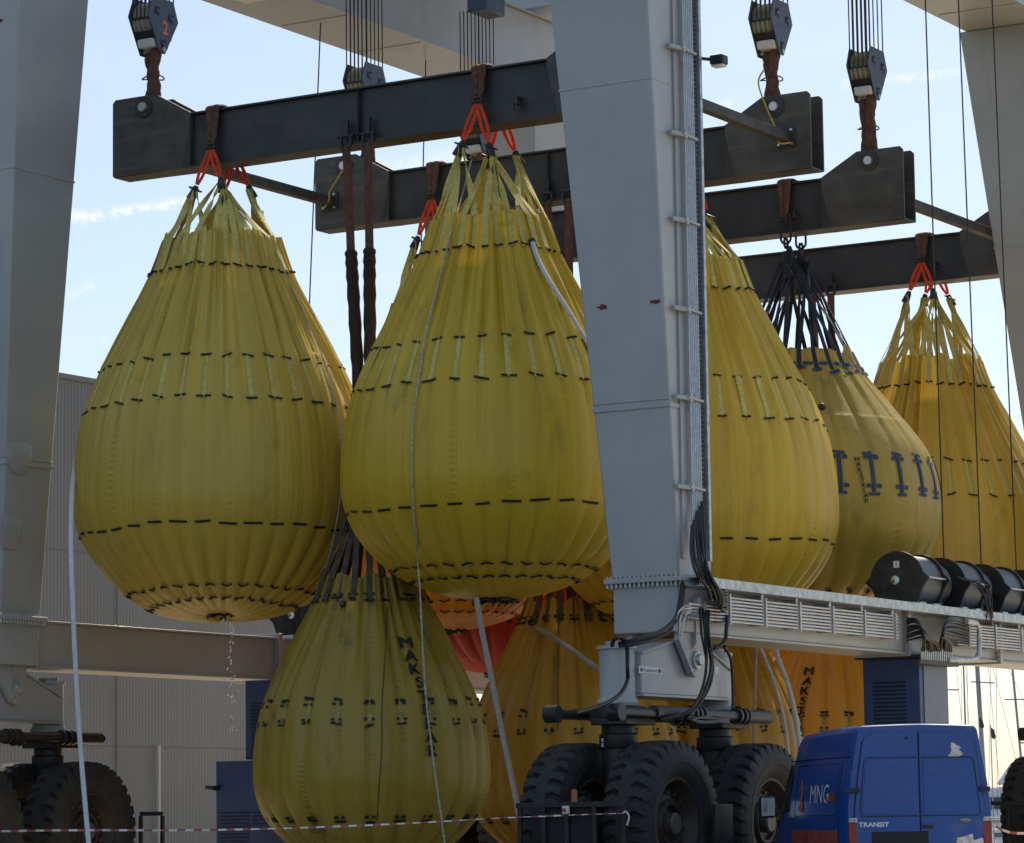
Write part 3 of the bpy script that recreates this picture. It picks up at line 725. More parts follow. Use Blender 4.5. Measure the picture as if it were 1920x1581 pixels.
# ------------------------------------------------------------------ spreader beams
BEAM_LABEL = {}
def spreader(u, label, z=0.0, w0=1.1, w1=11.2):
    t = thing('spreader_beam', label, 'spreader beam', (u, 6.25, 12.05 + z), 'black steel spreader beams')
    lo, hi = w0 - 6.25, w1 - 6.25; ha, hb = lo + 1.62, hi - 1.62; h = .93
    MB().box(-.16, .16, ha - .02, hb + .02, .035, h - .035).build('box_girder', BLK, t, bevel=.006)
    for z0, z1 in ((0, .034), (h - .034, h)):
        MB().box(-.24, .24, ha - .02, hb + .02, z0, z1).build('flange', BLK, t, bevel=.004)
    for (a, b, d) in ((lo, ha, 1), (hi, hb, -1)):
        poly = [(a, .02), (b, .0), (b, h), (b - d * .72, 1.33), (a + d * .06, 1.33), (a, 1.27)]
        for su in (-1, 1):
            x0, x1 = (su * .215, su * .255)
            MB().prism([(x0, y, z_) for y, z_ in poly], (x1 - x0, 0, 0)).build('end_plate', BLKE, t, bevel=.006)
        lo_, hi_ = sorted((a, b - d * .03)); MB().box(-.214, .214, lo_, hi_, .004, .034).build('flange', BLK, t)
        pc = (0, a + d * .66, 1.13)
        mb = MB()
        for su in (-1, 1): mb.lathe((su * .256, pc[1], pc[2]), 'x', [(0, 0), (.18, 0), (.18, su * .025), (0, su * .025)], 32)
        mb.build('pin_collar', BLK, t)
        mb = MB(); mb.lathe((0, pc[1], pc[2]), 'x', [(0, -.33), (.075, -.33), (.085, -.31), (.085, .31), (.075, .33), (0, .33)], 24)
        mb.build('pin', BOLT, t)
        mb = MB(); mb.box(-.20, .20, b - .012, b + .012, .04, h - .04)
        for su in (-1, 1): mb.prism([(su * .255, b, .05), (su * .255, b - d * .16, .05), (su * .255, b, .75)], (su * .006, 0, 0)); mb.box(su * .165, su * .243, -.012 + d * .001, .012 + d * .001, .035, h - .035)
        mb.build('stiffener', BLK, t)
    for k, yy in enumerate((lo + 2.15,)):
        zz = .30 if k != 1 else .62
        mb = MB(); mb.box(-.30, -.162, yy - .02, yy + .02, zz - .05, zz + .09)
        mb.tube([(-.27 - .02 * cos(a), yy + .06 * sin(a), zz - .07 + .07 * cos(a)) for a in np.linspace(0, 2 * pi, 14)], .012, 6)
        mb.build('lashing_lug', BLK, t)
    return t
spA = spreader(1.75, 'black spreader beam in front of the others, holding the two foremost yellow bags')
spB = spreader(7.75, 'second black spreader beam, its left end between the two foremost yellow bags', .0)
spC = spreader(11.5, 'third black spreader beam, holding the bag on dark blue straps', -.3)
spD = spreader(17.75, 'hindmost black spreader beam, right end hidden behind the right hoist leg', -.35)
STRUT = mat('strut_steel', (.05, .048, .045), .6, 0, var=.3, vscale=4, dirt=(.16, .13, .1), dirt_amt=.5, dirt_scale=(3, 3, 3))
def strut(w, z, u0, u1, label, dz=0.0):
    t = thing('spreader_strut', label, 'steel strut', (u0, w, z), 'struts between spreader beams')
    ln = u1 - u0
    MB().bar((0.0, 0, 0), (ln - .04, 0, dz), .17, .17).build('square_tube', STRUT, t, bevel=.008)
    p = MB().box(ln - .039, ln - .002, -.17, .17, dz - .17, dz + .17).build('bolted_plate', BLK, t, bevel=.006)
    mb = MB()
    for a in (-.12, .12):
        for b in (-.12, .12): mb.lathe((ln - .04, a, dz + b), 'x', [(0, -.03), (.022, -.03), (.022, 0)], 8)
    mb.build('plate_bolts', BOLT, p)
    return t
strut(10.85, 12.55, 2.01, 7.485, 'square steel strut between the left ends of the first two spreader beams')
strut(1.55, 12.62, 2.01, 7.485, 'square steel strut running out from behind the big leg, yellow lashing at its right end')
strut(1.55, 12.28, 11.765, 17.48, 'square steel strut between right ends of the third and hindmost spreader beams')
def lashing(w, z, label, pts):
    o = MB().tube(spline(pts, 6), .016, 6).build('lashing', mat('yellow_webbing', (.55, .42, .05), .7), None)
    o.location = LW(7.42, w, z); o.rotation_euler = (0, 0, ANG); return tag(o, label, 'lashing')
lashing(1.55, 12.62, 'yellow lashing tied round the strut end at the right of the second spreader beam',
        [(-.03, -.12, -.11), (-.13, .0, -.13), (-.14, .11, 0), (-.12, .1, .13), (-.02, .3, .5), (.06, .5, 1.0), (.18, .45, 1.25)])
lashing(10.85, 12.55, 'yellow lashing tied round the strut end at the left of the second spreader beam',
        [(-.03, .12, -.11), (-.13, .0, -.13), (-.14, -.11, 0), (-.12, -.1, .13), (-.05, -.25, .4), (.06, -.45, .75)])

# ------------------------------------------------------------------ hook blocks
def hook_block(u, w, z, num, label, ztop, tilt=0.0):
    t = thing('hook_block', label, 'hook block', (u, w, z), 'hook blocks above the spreader beams')
    t.rotation_euler = (0, 0, ANG + tilt)
    hexo = [(-.09, .0), (.05, .0), (.42, .61), (.28, .95), (-.28, .95), (-.42, .61)]
    for sy in (-1, 1):
        pl = MB().prism([(a, sy * .19, b) for a, b in hexo], (0, sy * .028, 0)).build('side_plate', PLATE, t, bevel=.008)
        if sy < 0:
            mb = MB()
            for (a, b) in ((-.17, .71), (.2, .64), (.0, .16)):
                y = -.2195
                mb.box(a - .075, a - .045, y - .004, y, b - .07, b + .07)
                mb.tube([(a + .0 + .055 * cos(q) + .02, y - .002, b + .01 + .055 * sin(q)) for q in np.linspace(.6, 5.4, 12)], .011, 5)
                mb.box(a + .02, a + .055, y - .004, y, b - .09, b - .06)
            mb.build('emblem', mat('emblem_navy', (.012, .016, .04), .5), pl)
            if num:
                mb = MB(); text_on(mb, num, (.04, -.224, .45), (1, 0, 0), (0, 0, 1), .24, .035); mb.build('digit', NUMO, pl)
    mb = MB()
    for k in range(4):
        y = -.135 + .09 * k
        mb.lathe((0, y, .58), 'y', [(.1, -.04), (.34, -.04), (.34, -.03), (.28, 0), (.34, .03), (.34, .04), (.1, .04)], 40)
    mb.build('sheaves', CREAM, t)
    mb = MB(); mb.box(-.36, .36, -.188, .188, .565, .585); mb.prism([(-.29, -.188, .36), (.29, -.188, .36), (.25, -.188, .26), (-.25, -.188, .26)], (0, .376, 0))
    mb.build('spacer', MBLK, t)
    MB().prism([(-.2, -.17, .10), (.2, -.17, .10), (.24, -.17, .25), (-.24, -.17, .25)], (0, .34, 0)).build('white_padding', WHITE, t, bevel=.03)
    MB().lathe((0, 0, .07), 'y', [(.04, -.24), (.04, .24)], 18).build('lower_pin', GALV, t)
    for k in range(5):
        for sx in (-.34, -.20, .34):
            y = -.17 + .085 * k
            MB().tube([(sx, y, .56), (sx * 1.0, y, ztop - z)], .0125, 6).build('wire_fall', WIRE, t)
    return t
hb = [(1.75, 10.54, 14.12, '2', 'hook block with an orange 2 above the left end of the front spreader beam', ZT + .70),
      (7.75, 10.25, 14.12, '', 'hook block peeping over the top edge of the front spreader beam', ZT + .70),
      (11.5, 10.12, 13.93, '6', 'hook block with an orange 6, half hidden under the front spreader beam', ZT + .70),
      (7.75, 1.93, 14.12, '', 'hook block at the right end of the second spreader beam', ZT + .70),
      (11.5, 1.87, 14.02, '', 'narrow looking hook block at the right end of the third spreader beam', ZT + .70)]
for a in hb: hook_block(*a)
# ---- brown slings from block to beam pin
def wide_sling(u, w, z0, z1, label, seed):
    t = thing('round_sling', label, 'sling', (u, w, z0), 'brown round slings between hook blocks and beams')
    rr = random.Random(seed)
    for k, sx in enumerate((-1, 1)):
        n = 14; P = []; R = []
        for i in range(n + 1):
            s = i / n; bow = sin(pi * s)
            P.append((sx * (.03 + .05 * bow) + rr.uniform(-.008, .008), sx * (.085 + .014 * rr.uniform(-1, 1)) * (1 - .25 * bow * (seed % 2)), (z1 - z0) * s))
            R.append(.100 + .012 * sin(7 * s + k) + rr.uniform(-.004, .004))
        MB().tube(spline(P, 3), list(np.interp(np.linspace(0, n, n * 3 + 1), range(n + 1), R)), 12, flat=.75).build('sling_leg', BROWN, t)
    mb = MB()
    zc = (z1 - z0) * .52
    mb.tube([(.17 * cos(a), .195 * sin(a), zc + .02 * sin(2 * a)) for a in np.linspace(0, 2 * pi, 17)], .012, 6); mb.build('binding', BROWN, t)
    mb = MB(); mb.tube([(.10 * cos(a), 0, .10 * sin(a) - .02) for a in np.linspace(-pi, 0, 9)], .075, 10); mb.build('lower_loop', BROWN, t)
    return t
for k, (u, w, z0, z1, lab) in enumerate(((1.75, 10.54, 13.22, 14.2, 'brown sling under the hook block with an orange 2'),
                                     (7.75, 10.2, 13.22, 14.2, 'brown sling above the left end of the second spreader beam, behind two long dark slings'),
                                     (11.5, 10.12, 12.92, 14.0, 'brown sling under the hook block with an orange 6'),
                                     (7.75, 1.93, 13.22, 14.2, 'twisted brown sling with a yellow tie above the right end of the second spreader beam'),
                                     (11.5, 1.87, 12.92, 14.1, 'long straight brown sling above the right end of the third spreader beam'))):
    wide_sling(u, w, z0, z1, lab, k + 2)
# ---- brown slings laid over the beams, carrying the bags
def basket_sling(u, w, zt, za, label, seed, narrow=False):
    t = thing('basket_sling', label, 'sling', (u, w, za), 'brown slings laid over the beams')
    rr = random.Random(seed); h = zt - za
    pts = [(-.31, 0, 0), (-.29, .0, h * .35), (-.275, 0, h * .8), (-.25, 0, h + .03), (0, 0, h + .05), (.25, 0, h + .03), (.275, 0, h * .8), (.29, 0, h * .35), (.31, 0, 0)]
    P = spline(pts, 8); n = len(P); sw = []
    for i, p in enumerate(P):
        k = min(1, max(0, p[2] / h)); sw.append(.13 + .15 * k ** .6)
    for part, (o0, o1) in enumerate(((-.5, .02), (-.02, .5))):
        Q = P.copy(); wd = []
        for i in range(n):
            Q[i][1] += sw[i] * (o0 + o1) / 2 + rr.uniform(-.006, .006); wd.append(sw[i] * (o1 - o0))
        # padded webbing: a flat oval tube
        mb = MB(); m_ = 10; vs = []
        tg = np.gradient(Q, axis=0); tg /= np.linalg.norm(tg, axis=1)[:, None]
        for i in range(n):
            nn = np.cross(tg[i], (0, 1, 0)); nn /= np.linalg.norm(nn)
            for j in range(m_):
                a = 2 * pi * j / m_; vs.append(Q[i] + np.array((0, 1, 0)) * cos(a) * wd[i] / 2 + nn * sin(a) * (.035 + .008 * sin(i * .9 + part)))
        mb.add(vs, [(i * m_ + j, i * m_ + (j + 1) % m_, (i + 1) * m_ + (j + 1) % m_, (i + 1) * m_ + j) for i in range(n - 1) for j in range(m_)] + [tuple(range(m_))[::-1], tuple(range((n - 1) * m_, n * m_))])
        mb.build('sling_webbing', BROWN, t)
    for sx in (-1, 1):
        mb = MB(); mb.tube([(sx * .32 + .0, .07 * cos(a), -.03 + .10 * sin(a)) for a in np.linspace(-.3, pi + .3, 12)], .022, 8); mb.lathe((sx * .32, -.0, -.06), 'y', [(.022, -.11), (.022, .11)], 10)
        mb.build('shackle', MBLK, t)
    return t

# ------------------------------------------------------------------ water bags
def bag_mat(name, base, tcol, stain=(.09, .075, .03), stain_amt=.35, pucker=1.0, transl=.10, rough=.34):
    if name in MATS: return MATS[name]
    m = bpy.data.materials.new(name); m.use_nodes = True; t = NT(m.node_tree)
    bs = m.node_tree.nodes['Principled BSDF']; out = m.node_tree.nodes['Material Output']
    uv = t.n('ShaderNodeUVMap').outputs[0]; co = t.n('ShaderNodeTexCoord').outputs['Object']
    sp = t.n('ShaderNodeSeparateXYZ'); t.put(sp.inputs[0], uv); u, v = sp.outputs[0], sp.outputs[1]
    d = t.m('ABSOLUTE', t.m('SUBTRACT', t.m('FRACT', u), .5))          # .5 on a strap line, 0 mid panel
    line = t.m('MAXIMUM', t.ss(t.m('ABSOLUTE', t.m('SUBTRACT', d, .37)), .016, .002), t.ss(t.m('ABSOLUTE', t.m('SUBTRACT', d, .47)), .014, .002))
    line = t.m('MULTIPLY', line, t.ss(t.noise(t.mapv(uv, (1.3, 2, 1)), 1.0, 3), .35, .6))
    streak = t.noise(t.mapv(uv, (2.6, .55, 1)), 1.0, 6, .65)
    pan = t.noise(t.mapv(uv, (.55, .25, 1), (3, 1, 0)), 1.0, 3, .5)
    c = t.mix(t.ss(streak, .3, .72), tuple(x * .92 for x in base), tuple(min(1, x * 1.10) for x in base))
    c = t.mix(t.m('MULTIPLY', t.ss(pan, .4, .7), .35), c, tuple(x * y for x, y in zip(base, (.80, .80, .7))))
    st = t.m('MULTIPLY', t.ss(t.noise(t.mapv(co, (1.1, 1.1, .55)), 1.6, 7, .68), .54, .74), stain_amt)
    st2 = t.m('MULTIPLY', t.ss(t.noise(t.mapv(uv, (5, .8, 1), (7, 2, 0)), 1.0, 6, .7), .6, .78), stain_amt * .8)
    c = t.mix(t.m('MAXIMUM', st, st2), c, stain)
    c = t.mix(t.m('MULTIPLY', line, .38), c, tuple(x * .45 for x in base))
    t.put(bs.inputs['Base Color'], c)
    t.put(bs.inputs['Roughness'], t.m('ADD', rough - .08, t.m('MULTIPLY', streak, .2)))
    bs.inputs['Specular IOR Level'].default_value = .45
    # relief: long creases, seam puckers, weave
    wav = t.m('SINE', t.m('ADD', t.m('MULTIPLY', v, 150.0), t.m('MULTIPLY', t.noise(t.mapv(uv, (6, 14, 1)), 1.0, 3), 9.0)))
    pm = t.m('MULTIPLY', t.ss(d, .28, .46), t.ss(t.noise(t.mapv(uv, (.8, 1.1, 1), (11, 5, 0)), 1.0, 3), .50, .62))
    hgt = t.m('ADD', t.m('MULTIPLY', t.m('MULTIPLY', wav, pm), .18 * pucker), t.m('MULTIPLY', t.noise(t.mapv(uv, (4.5, .9, 1), (2, 9, 0)), 1.0, 5, .6), 1.0))
    hgt = t.m('ADD', hgt, t.m('MULTIPLY', t.noise(co, 6, 5, .6), .35))
    hgt = t.m('SUBTRACT', hgt, t.m('MULTIPLY', line, .12))
    bn = t.n('ShaderNodeBump'); bn.inputs['Strength'].default_value = .42; bn.inputs['Distance'].default_value = .05
    t.put(bn.inputs['Height'], hgt); t.put(bs.inputs['Normal'], bn.outputs[0])
    tr = t.n('ShaderNodeBsdfTranslucent'); t.put(tr.inputs[0], tcol)
    mx = t.n('ShaderNodeMixShader'); mx.inputs[0].default_value = transl
    m.node_tree.links.new(bs.outputs[0], mx.inputs[1]); m.node_tree.links.new(tr.outputs[0], mx.inputs[2]); m.node_tree.links.new(mx.outputs[0], out.inputs[0])
    MATS[name] = m; return m

YEL = (.50, .385, .035)
PROF = [(1.76, .385), (1.5, .475), (1.25, .600), (.955, .752), (.855, .805), (.57, .925), (.28, .984), (0, 1.0), (-.16, .982), (-.30, .93), (-.43, .845), (-.55, .735), (-.65, .60), (-.72, .46), (-.765, .30), (-.785, .16), (-.79, .03)]
THC = atan2(-.515, -.857)          # local azimuth that faces the camera

def water_bag(label, u, w, zc, R, N, seed, body, strap, za, zcl, top=1.74, prof=PROF, tsc=1.0, bsc=1.0, marks=(), rings=(), upper_to=1.5, mid=None,
              fan_dark=None, red=True, text=None, lobes=1.0, belly=.006, fan_mix=.06, group='yellow water bags', sag=0.0, name='water_bag', cl=(.40, .27), cluster_r=.05, mark_mat=None, wst=.098, mid_mat=None):
    prof = [((a * tsc if a > 0 else a * bsc), b) for a, b in prof]
    rr = np.random.RandomState(seed)
    C_ = spline([(b, a, 0) for a, b in prof], 10)          # r, t
    tt, r0 = C_[:, 1], np.maximum(C_[:, 0], .02)
    o_ = np.argsort(tt); ti, ri = tt[o_], r0[o_]
    base = zc + prof[-1][0] * R
    root = thing(name, label, 'water bag', (u, w, base), group)
    z0 = zc - base
    ks = rr.randint(int(N * .3), int(N * 1.45), 16); ph = rr.uniform(0, 6.28, 16); dr = rr.uniform(-1.6, 1.6, 16); am = rr.uniform(.4, 1, 16)
    lob = rr.uniform(.55, 1.45, N); low = rr.uniform(0, 6.28, 6); vis = rr.uniform(0, 1, N)
    def smooth(x, a, b):
        k = np.clip((x - a) / (b - a), 0, 1); return k * k * (3 - 2 * k)
    cr = [(rr.uniform(0, 6.283), rr.uniform(-.10, .10), rr.uniform(.012, .03), rr.uniform(.02, .05)) for _ in range(int(N * .55))]
    def fac(th, t):
        th = np.asarray(th, float); t = np.asarray(t, float)
        b = np.abs(np.sin(N * th / 2)) ** .8
        li = lob[np.floor((th % (2 * pi)) * N / (2 * pi)).astype(int) % N]
        f = 1 + .010 * np.cos(2 * th + low[0]) + .006 * np.cos(3 * th + low[1] + t)
        f = f + lobes * (b - .69) * li * (belly + .034 * smooth(-t, .18, .5) * (1 - .75 * smooth(-t, .66, .8)) + .012 * smooth(t, .3, .9))
        wv = sum(a * np.cos(k * th + p + d * t) for k, p, d, a in zip(ks, ph, dr, am)) / 4.0
        rid = -np.abs(wv) * 1.5 + .5
        f = f + rid * (.034 * smooth(t, .35, 1.35) / np.maximum(.5, np.interp(t, ti, ri)) + .0012)
        for (c0_, cd, cw, ca) in cr:
            dth_ = (th - c0_ - cd * (t - .9) + pi) % (2 * pi) - pi
            f = f - ca * np.exp(-(dth_ / cw) ** 2) * smooth(t, .5, 1.1) * (1 - .35 * smooth(t, 1.35, 1.7)) + ca * .5 * np.exp(-((dth_ - cw * 2.2) / (cw * 1.6)) ** 2) * smooth(t, .5, 1.1)
        f = f - .013 * np.exp(-(np.abs(np.sin(N * th / 2)) / .16) ** 2) * smooth(t, .15, .7)
        return f
    def dz(th, t):
        return -sag * R * smooth(-t, .45, .72) * (1 - smooth(-t, .765, .788)) * (.5 - .5 * np.cos(2 * (th - THC)))
    def S(th, t, off=0.0):
        th = np.asarray(th, float); t = np.asarray(t, float)
        r = R * np.interp(t, ti, ri) * fac(th, t) + off
        return np.stack([r * np.cos(th), r * np.sin(th), z0 + R * t + dz(th, t) - np.where(t < -.5, off * .8, 0)], -1)
    # body: one sheet from the rim of the collar to the tied bottom
    na = N * 9
    th = np.linspace(0, 2 * pi, na + 1)
    keep = tt <= top * tsc + 1e-6
    T_ = np.concatenate([[top * tsc], tt[keep & (tt < top * tsc - .01)]]); Rr = np.concatenate([[np.interp(top * tsc, ti, ri)], r0[keep & (tt < top * tsc - .01)]])
    rimw = sum(rr.uniform(.3, 1) * np.cos(k * th + rr.uniform(0, 6)) for k in (4, 7, 11, 17)) * .016 - .03 * (np.abs(np.sin(2 * th + .5)) < .12)
    rows = []
    for t_, r_ in zip(T_, Rr):
        tv = t_ + rimw * smooth(t_, 1.42 * tsc, top * tsc)
        r = R * r_ * fac(th, tv)
        rows.append(np.stack([r * np.cos(th), r * np.sin(th), z0 + R * tv + dz(th, np.full_like(th, t_))], -1))
    P = np.array(rows); a, b = P.shape[:2]
    me = bpy.data.meshes.new('bag_body')
    ii, jj = np.meshgrid(np.arange(a - 1), np.arange(b - 1), indexing='ij')
    q = np.stack([ii * b + jj, (ii + 1) * b + jj, (ii + 1) * b + jj + 1, ii * b + jj + 1], -1).reshape(-1, 4)
    # inner membrane closing the bag just under the collar
    mt = 1.38 * tsc; mem = S(th, np.full_like(th, mt), -.03); c0 = len(P.reshape(-1, 3)) + len(mem)
    verts = np.concatenate([P.reshape(-1, 3), mem, [[0, 0, z0 + R * mt + .05]]])
    faces = [tuple(x) for x in q] + [(c0 - len(mem) + i, c0 - len(mem) + i + 1, c0) for i in range(len(mem) - 1)]
    me.from_pydata([tuple(x) for x in verts], [], faces)
    uvl = me.uv_layers.new(name='UVMap')
    uvs = np.concatenate([np.stack([np.broadcast_to(th * N / (2 * pi), (a, b)), np.broadcast_to(T_[:, None], (a, b))], -1).reshape(-1, 2), np.zeros((len(mem) + 1, 2))])
    li = np.empty(len(me.loops), dtype=np.int32); me.loops.foreach_get('vertex_index', li)
    uvl.data.foreach_set('uv', uvs[li].ravel().astype(np.float32))
    me.materials.append(body); me.polygons.foreach_set('use_smooth', [True] * len(me.polygons)); me.update()
    bo = bpy.data.objects.new('bag_body', me); col.objects.link(bo); bo.parent = root
    # bottom tie
    mb = MB(); rb = R * .13; k = 40
    ring = [(rb * (1 + .25 * rr.uniform(-1, 1)) * cos(x), rb * (1 + .25 * rr.uniform(-1, 1)) * sin(x), -.02 + rr.uniform(-.03, .02)) for x in np.linspace(0, 2 * pi, k)]
    ring[-1] = ring[0]; mb.tube(ring, .028, 6)
    for i in range(9):
        x = rr.uniform(0, 6.28); mb.tube([(rb * cos(x), rb * sin(x), -.01), (rb * 1.1 * cos(x), rb * 1.1 * sin(x), -.05), (rb * 1.15 * cos(x + .1), rb * 1.15 * sin(x + .1), -.09)], .012, 5)
    mb.build('bottom_tie', MBLK, root)
    # gathering points
    zc_l = zcl - base - (.10 if red else 0); za_l = za - base
    cls = [(-cl[0], cl[1]), (-cl[0], -cl[1]), (cl[0], -cl[1]), (cl[0], cl[1])]
    cang = [atan2(y, x) for x, y in cls]
    jit = [rr.uniform(-.06, .06) for _ in cls]
    for i in range(N):
        t_i = 2 * pi * i / N
        kc = min(range(4), key=lambda k: abs((t_i - cang[k] + pi) % (2 * pi) - pi))
        if rr.rand() < fan_mix: kc = sorted(range(4), key=lambda k: abs((t_i - cang[k] + pi) % (2 * pi) - pi))[1 if fan_mix < .3 else rr.randint(1, 4)]
        cx, cy = cls[kc]; cz = zc_l + jit[kc]; tw = rr.uniform(-.9, .9)
        thj = t_i + rr.uniform(-.012, .012)
        n_s = 10
        ts = np.linspace(top * tsc - .02, upper_to, 8)
        body_pts = S(np.full(8, t_i), ts, .030); body_pts[:, :2] *= 1.0
        st = np.array([cx + cluster_r * cos(t_i * 3), cy + cluster_r * sin(t_i * 3), cz])
        e = body_pts[0]; sg = rr.uniform(-.07, .015)
        path = [st + (e - st) * s + np.array([cos(t_i), sin(t_i), 0]) * sg * sin(pi * s) for s in np.linspace(0, 1, n_s)[:-1]]
        P_ = np.array(path + list(body_pts))
        side = np.array([-sin(t_i), cos(t_i), 0]); side0 = np.array([cos(t_i * 2.3), sin(t_i * 2.3), .2])
        sds = []; wds = []
        for j in range(len(P_)):
            k = min(1, j / 6); s_ = side0 * (1 - k) + side * k + np.array([cos(t_i), sin(t_i), 0]) * tw * sin(pi * k) + np.array([0, 0, .3]) * tw * sin(pi * k); sds.append(s_ / np.linalg.norm(s_)); wds.append(wst * (.55 + .45 * min(1, j / 5)))
        mb = MB(); mb.ribbon(P_, sds, wds, .010)
        if mid is not None:
            ts2 = np.linspace(mid[0], mid[1], 8); mp = S(np.full(8, t_i), ts2, .022)
            m2 = MB(); m2.ribbon(mp, [side] * 8, wst * .9, .016); m2.build('webbing_strap', mid_mat or strap, root)
        mb.build('webbing_strap', fan_dark or strap, root)
    # stitched marks
    def dashes(mb, t_c, hw, hh, off=.022, tilt=True, thc=None, hole=False):
        for i in range(N):
            tc_ = 2 * pi * i / N if thc is None else thc
            r_here = R * np.interp(t_c, ti, ri); dth = hw / r_here * rr.uniform(.75, 1.15)
            sl = rr.uniform(-.006, .006) * (1 if t_c < .3 else 2.2) if tilt else 0
            a_ = np.linspace(tc_ - dth, tc_ + dth, 7); jt = rr.uniform(-.005, .005)
            rowsd = []
            for s in (-1, 1):
                tv = t_c + s * hh / R + sl * np.linspace(-1, 1, 7) + .012 * cos(3 * tc_ + low[2]) + .007 * cos(7 * tc_ + low[3]) + jt; rowsd.append(S(a_, tv, off))
            mb.grid(np.array(rowsd))
    for mk in marks:
        mb = MB()
        for (tc_, hw, hh, dth) in mk:
            if dth == 0: dashes(mb, tc_, hw, hh, off=.034 if tc_ > 1.3 * tsc else .022)
            else:
                for s in (-1, 1):
                    for i in range(N):
                        r_here = R * np.interp(tc_, ti, ri); a0 = 2 * pi * i / N + s * dth / r_here
                        a_ = np.linspace(a0 - hw / r_here, a0 + hw / r_here, 3)
                        mb.grid(np.array([S(a_, np.full(3, tc_ + q_ * hh / R), .024) for q_ in (-1, 1)]))
        mb.build('stitch_band', mark_mat or MARK, root, smooth=0)
    for (tc_, frac, hh) in rings:
        mb = MB()
        for i in range(N):
            a_ = np.linspace(2 * pi * (i - frac / 2) / N, 2 * pi * (i + frac / 2) / N, 9)
            wob = .006 * np.sin(np.linspace(0, 5, 9) + rr.uniform(0, 6))
            mb.grid(np.array([S(a_, np.full(9, tc_ + q_ * hh / R) + wob, .02) for q_ in (-1, 1)]))
        mb.build('stitch_band', mark_mat or MARK, root, smooth=0)
    # boots and coloured slings from the gathering points up to the apex
    for kc, (cx, cy) in enumerate(cls):
        cz = zc_l + jit[kc]; ax_ = (-.31 if cx < 0 else .31); ap = np.array([ax_, 0, za_l])
        st = np.array([cx, cy, cz]); dirv = ap - st; dirv /= np.linalg.norm(dirv)
        dn = np.array([cx * 1.5, cy * 1.5, cz - .5]) - st; dn /= np.linalg.norm(dn)
        MB().tube([st + dn * .16, st + dn * .06, st + dirv * .04, st + dirv * .08], [.085, .072, .055, .04], 10, flat=.8).build('gathering_sleeve', BOOT, root)
        if red:
            lp = np.cross(dirv, (1, 0, 0)); lp /= np.linalg.norm(lp)
            for s in (-1, 1):
                pth = [st + dirv * .10 + lp * s * .012, st + (ap - st) * .45 + lp * s * .05, ap + lp * s * .03 - dirv * .02]
                MB().ribbon(spline(pth, 5), [lp] * 11, [.04, .045, .048, .05, .052, .054, .055, .055, .052, .05, .045], .018).build('coloured_sling', ORANGE, root)
            if rr.rand() < .6:
                MB().tube([st + np.array([.10 * cos(x) + .02, .10 * sin(x), .05 * sin(x) + .02]) for x in np.linspace(0, 5.6, 12)], .015, 6).build('shackle', MBLK, root)
    # writing
    if text:
        for (word, off_th, t_a, t_b, hgt, drift) in text:
            mb = MB()
            for i, ch in enumerate(word):
                k = i / max(1, len(word) - 1); tcn = t_a + (t_b - t_a) * k; thn = THC + off_th + drift * k
                vv, ff = text_mesh(ch, 0.0)
                r_here = R * float(np.interp(tcn, ti, ri))
                # subdivide by sampling each triangle finely enough: letters are small against the folds
                for q_, (sx_, sy_) in enumerate(((0, 0), (-.05, 0), (.05, 0), (0, .03), (0, -.03))):     # a few shifted layers of ink make the strokes bold
                    pts = S(thn + (vv[:, 0] + sx_) * hgt * 1.25 / r_here, tcn + (vv[:, 1] + sy_) * hgt / R, .040 + .0012 * q_)
                    mb.add(pts, ff)
            mb.build('lettering', MARK, root, smooth=0)
    return root, S, base

STRAPY = mat('yellow_webbing_strap', (.66, .57, .17), .7, 0, var=.14, vscale=14, dirt=(.25, .2, .07), dirt_amt=.4, dirt_scale=(5, 5, 5), bump=.3, bscale=60, transl=.12)
STRAPD = mat('grimy_strap', (.075, .070, .052), .8, 0, var=.35, vscale=6)
STRAPN = mat('navy_strap', (.010, .016, .035), .6, 0, var=.3, vscale=8)
BLUES = mat('blue_stitched_strap', (.018, .055, .115), .7, 0, var=.25, vscale=12)
BA = bag_mat('bag_yellow_olive', (.62, .450, .065), (.80, .50, .04), transl=.10)
BB = bag_mat('bag_yellow', (.64, .450, .030), (.8, .48, .03), transl=.10)
BC = bag_mat('bag_yellow_backlit', (.67, .468, .040), (.85, .48, .03), transl=.16)  # yellow warmed to paint in light from behind
BE = bag_mat('bag_amber_backlit', (.68, .475, .06), (.92, .60, .06), transl=.17)  # amber base stands for backlight through yellow fabric
BD = bag_mat('bag_yellow_dull', (.44, .315, .045), (.7, .4, .03), stain_amt=.55)
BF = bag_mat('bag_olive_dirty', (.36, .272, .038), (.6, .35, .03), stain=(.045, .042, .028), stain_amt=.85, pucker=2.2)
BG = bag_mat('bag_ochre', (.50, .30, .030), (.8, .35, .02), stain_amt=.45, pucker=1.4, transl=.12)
BJ = bag_mat('bag_orange_backlit', (.62, .40, .07), (.9, .48, .05), stain_amt=.4, transl=.16)  # orange base carries the glow of sun behind the bag
BK = bag_mat('bag_brown_backlit', (.64, .33, .035), (.9, .48, .045), stain_amt=.3, transl=.35)  # backlight glow painted into an orange-brown base
BL = bag_mat('bag_red', (.42, .012, .012), (.5, .02, .02), stain_amt=.2, transl=.02, rough=.6)

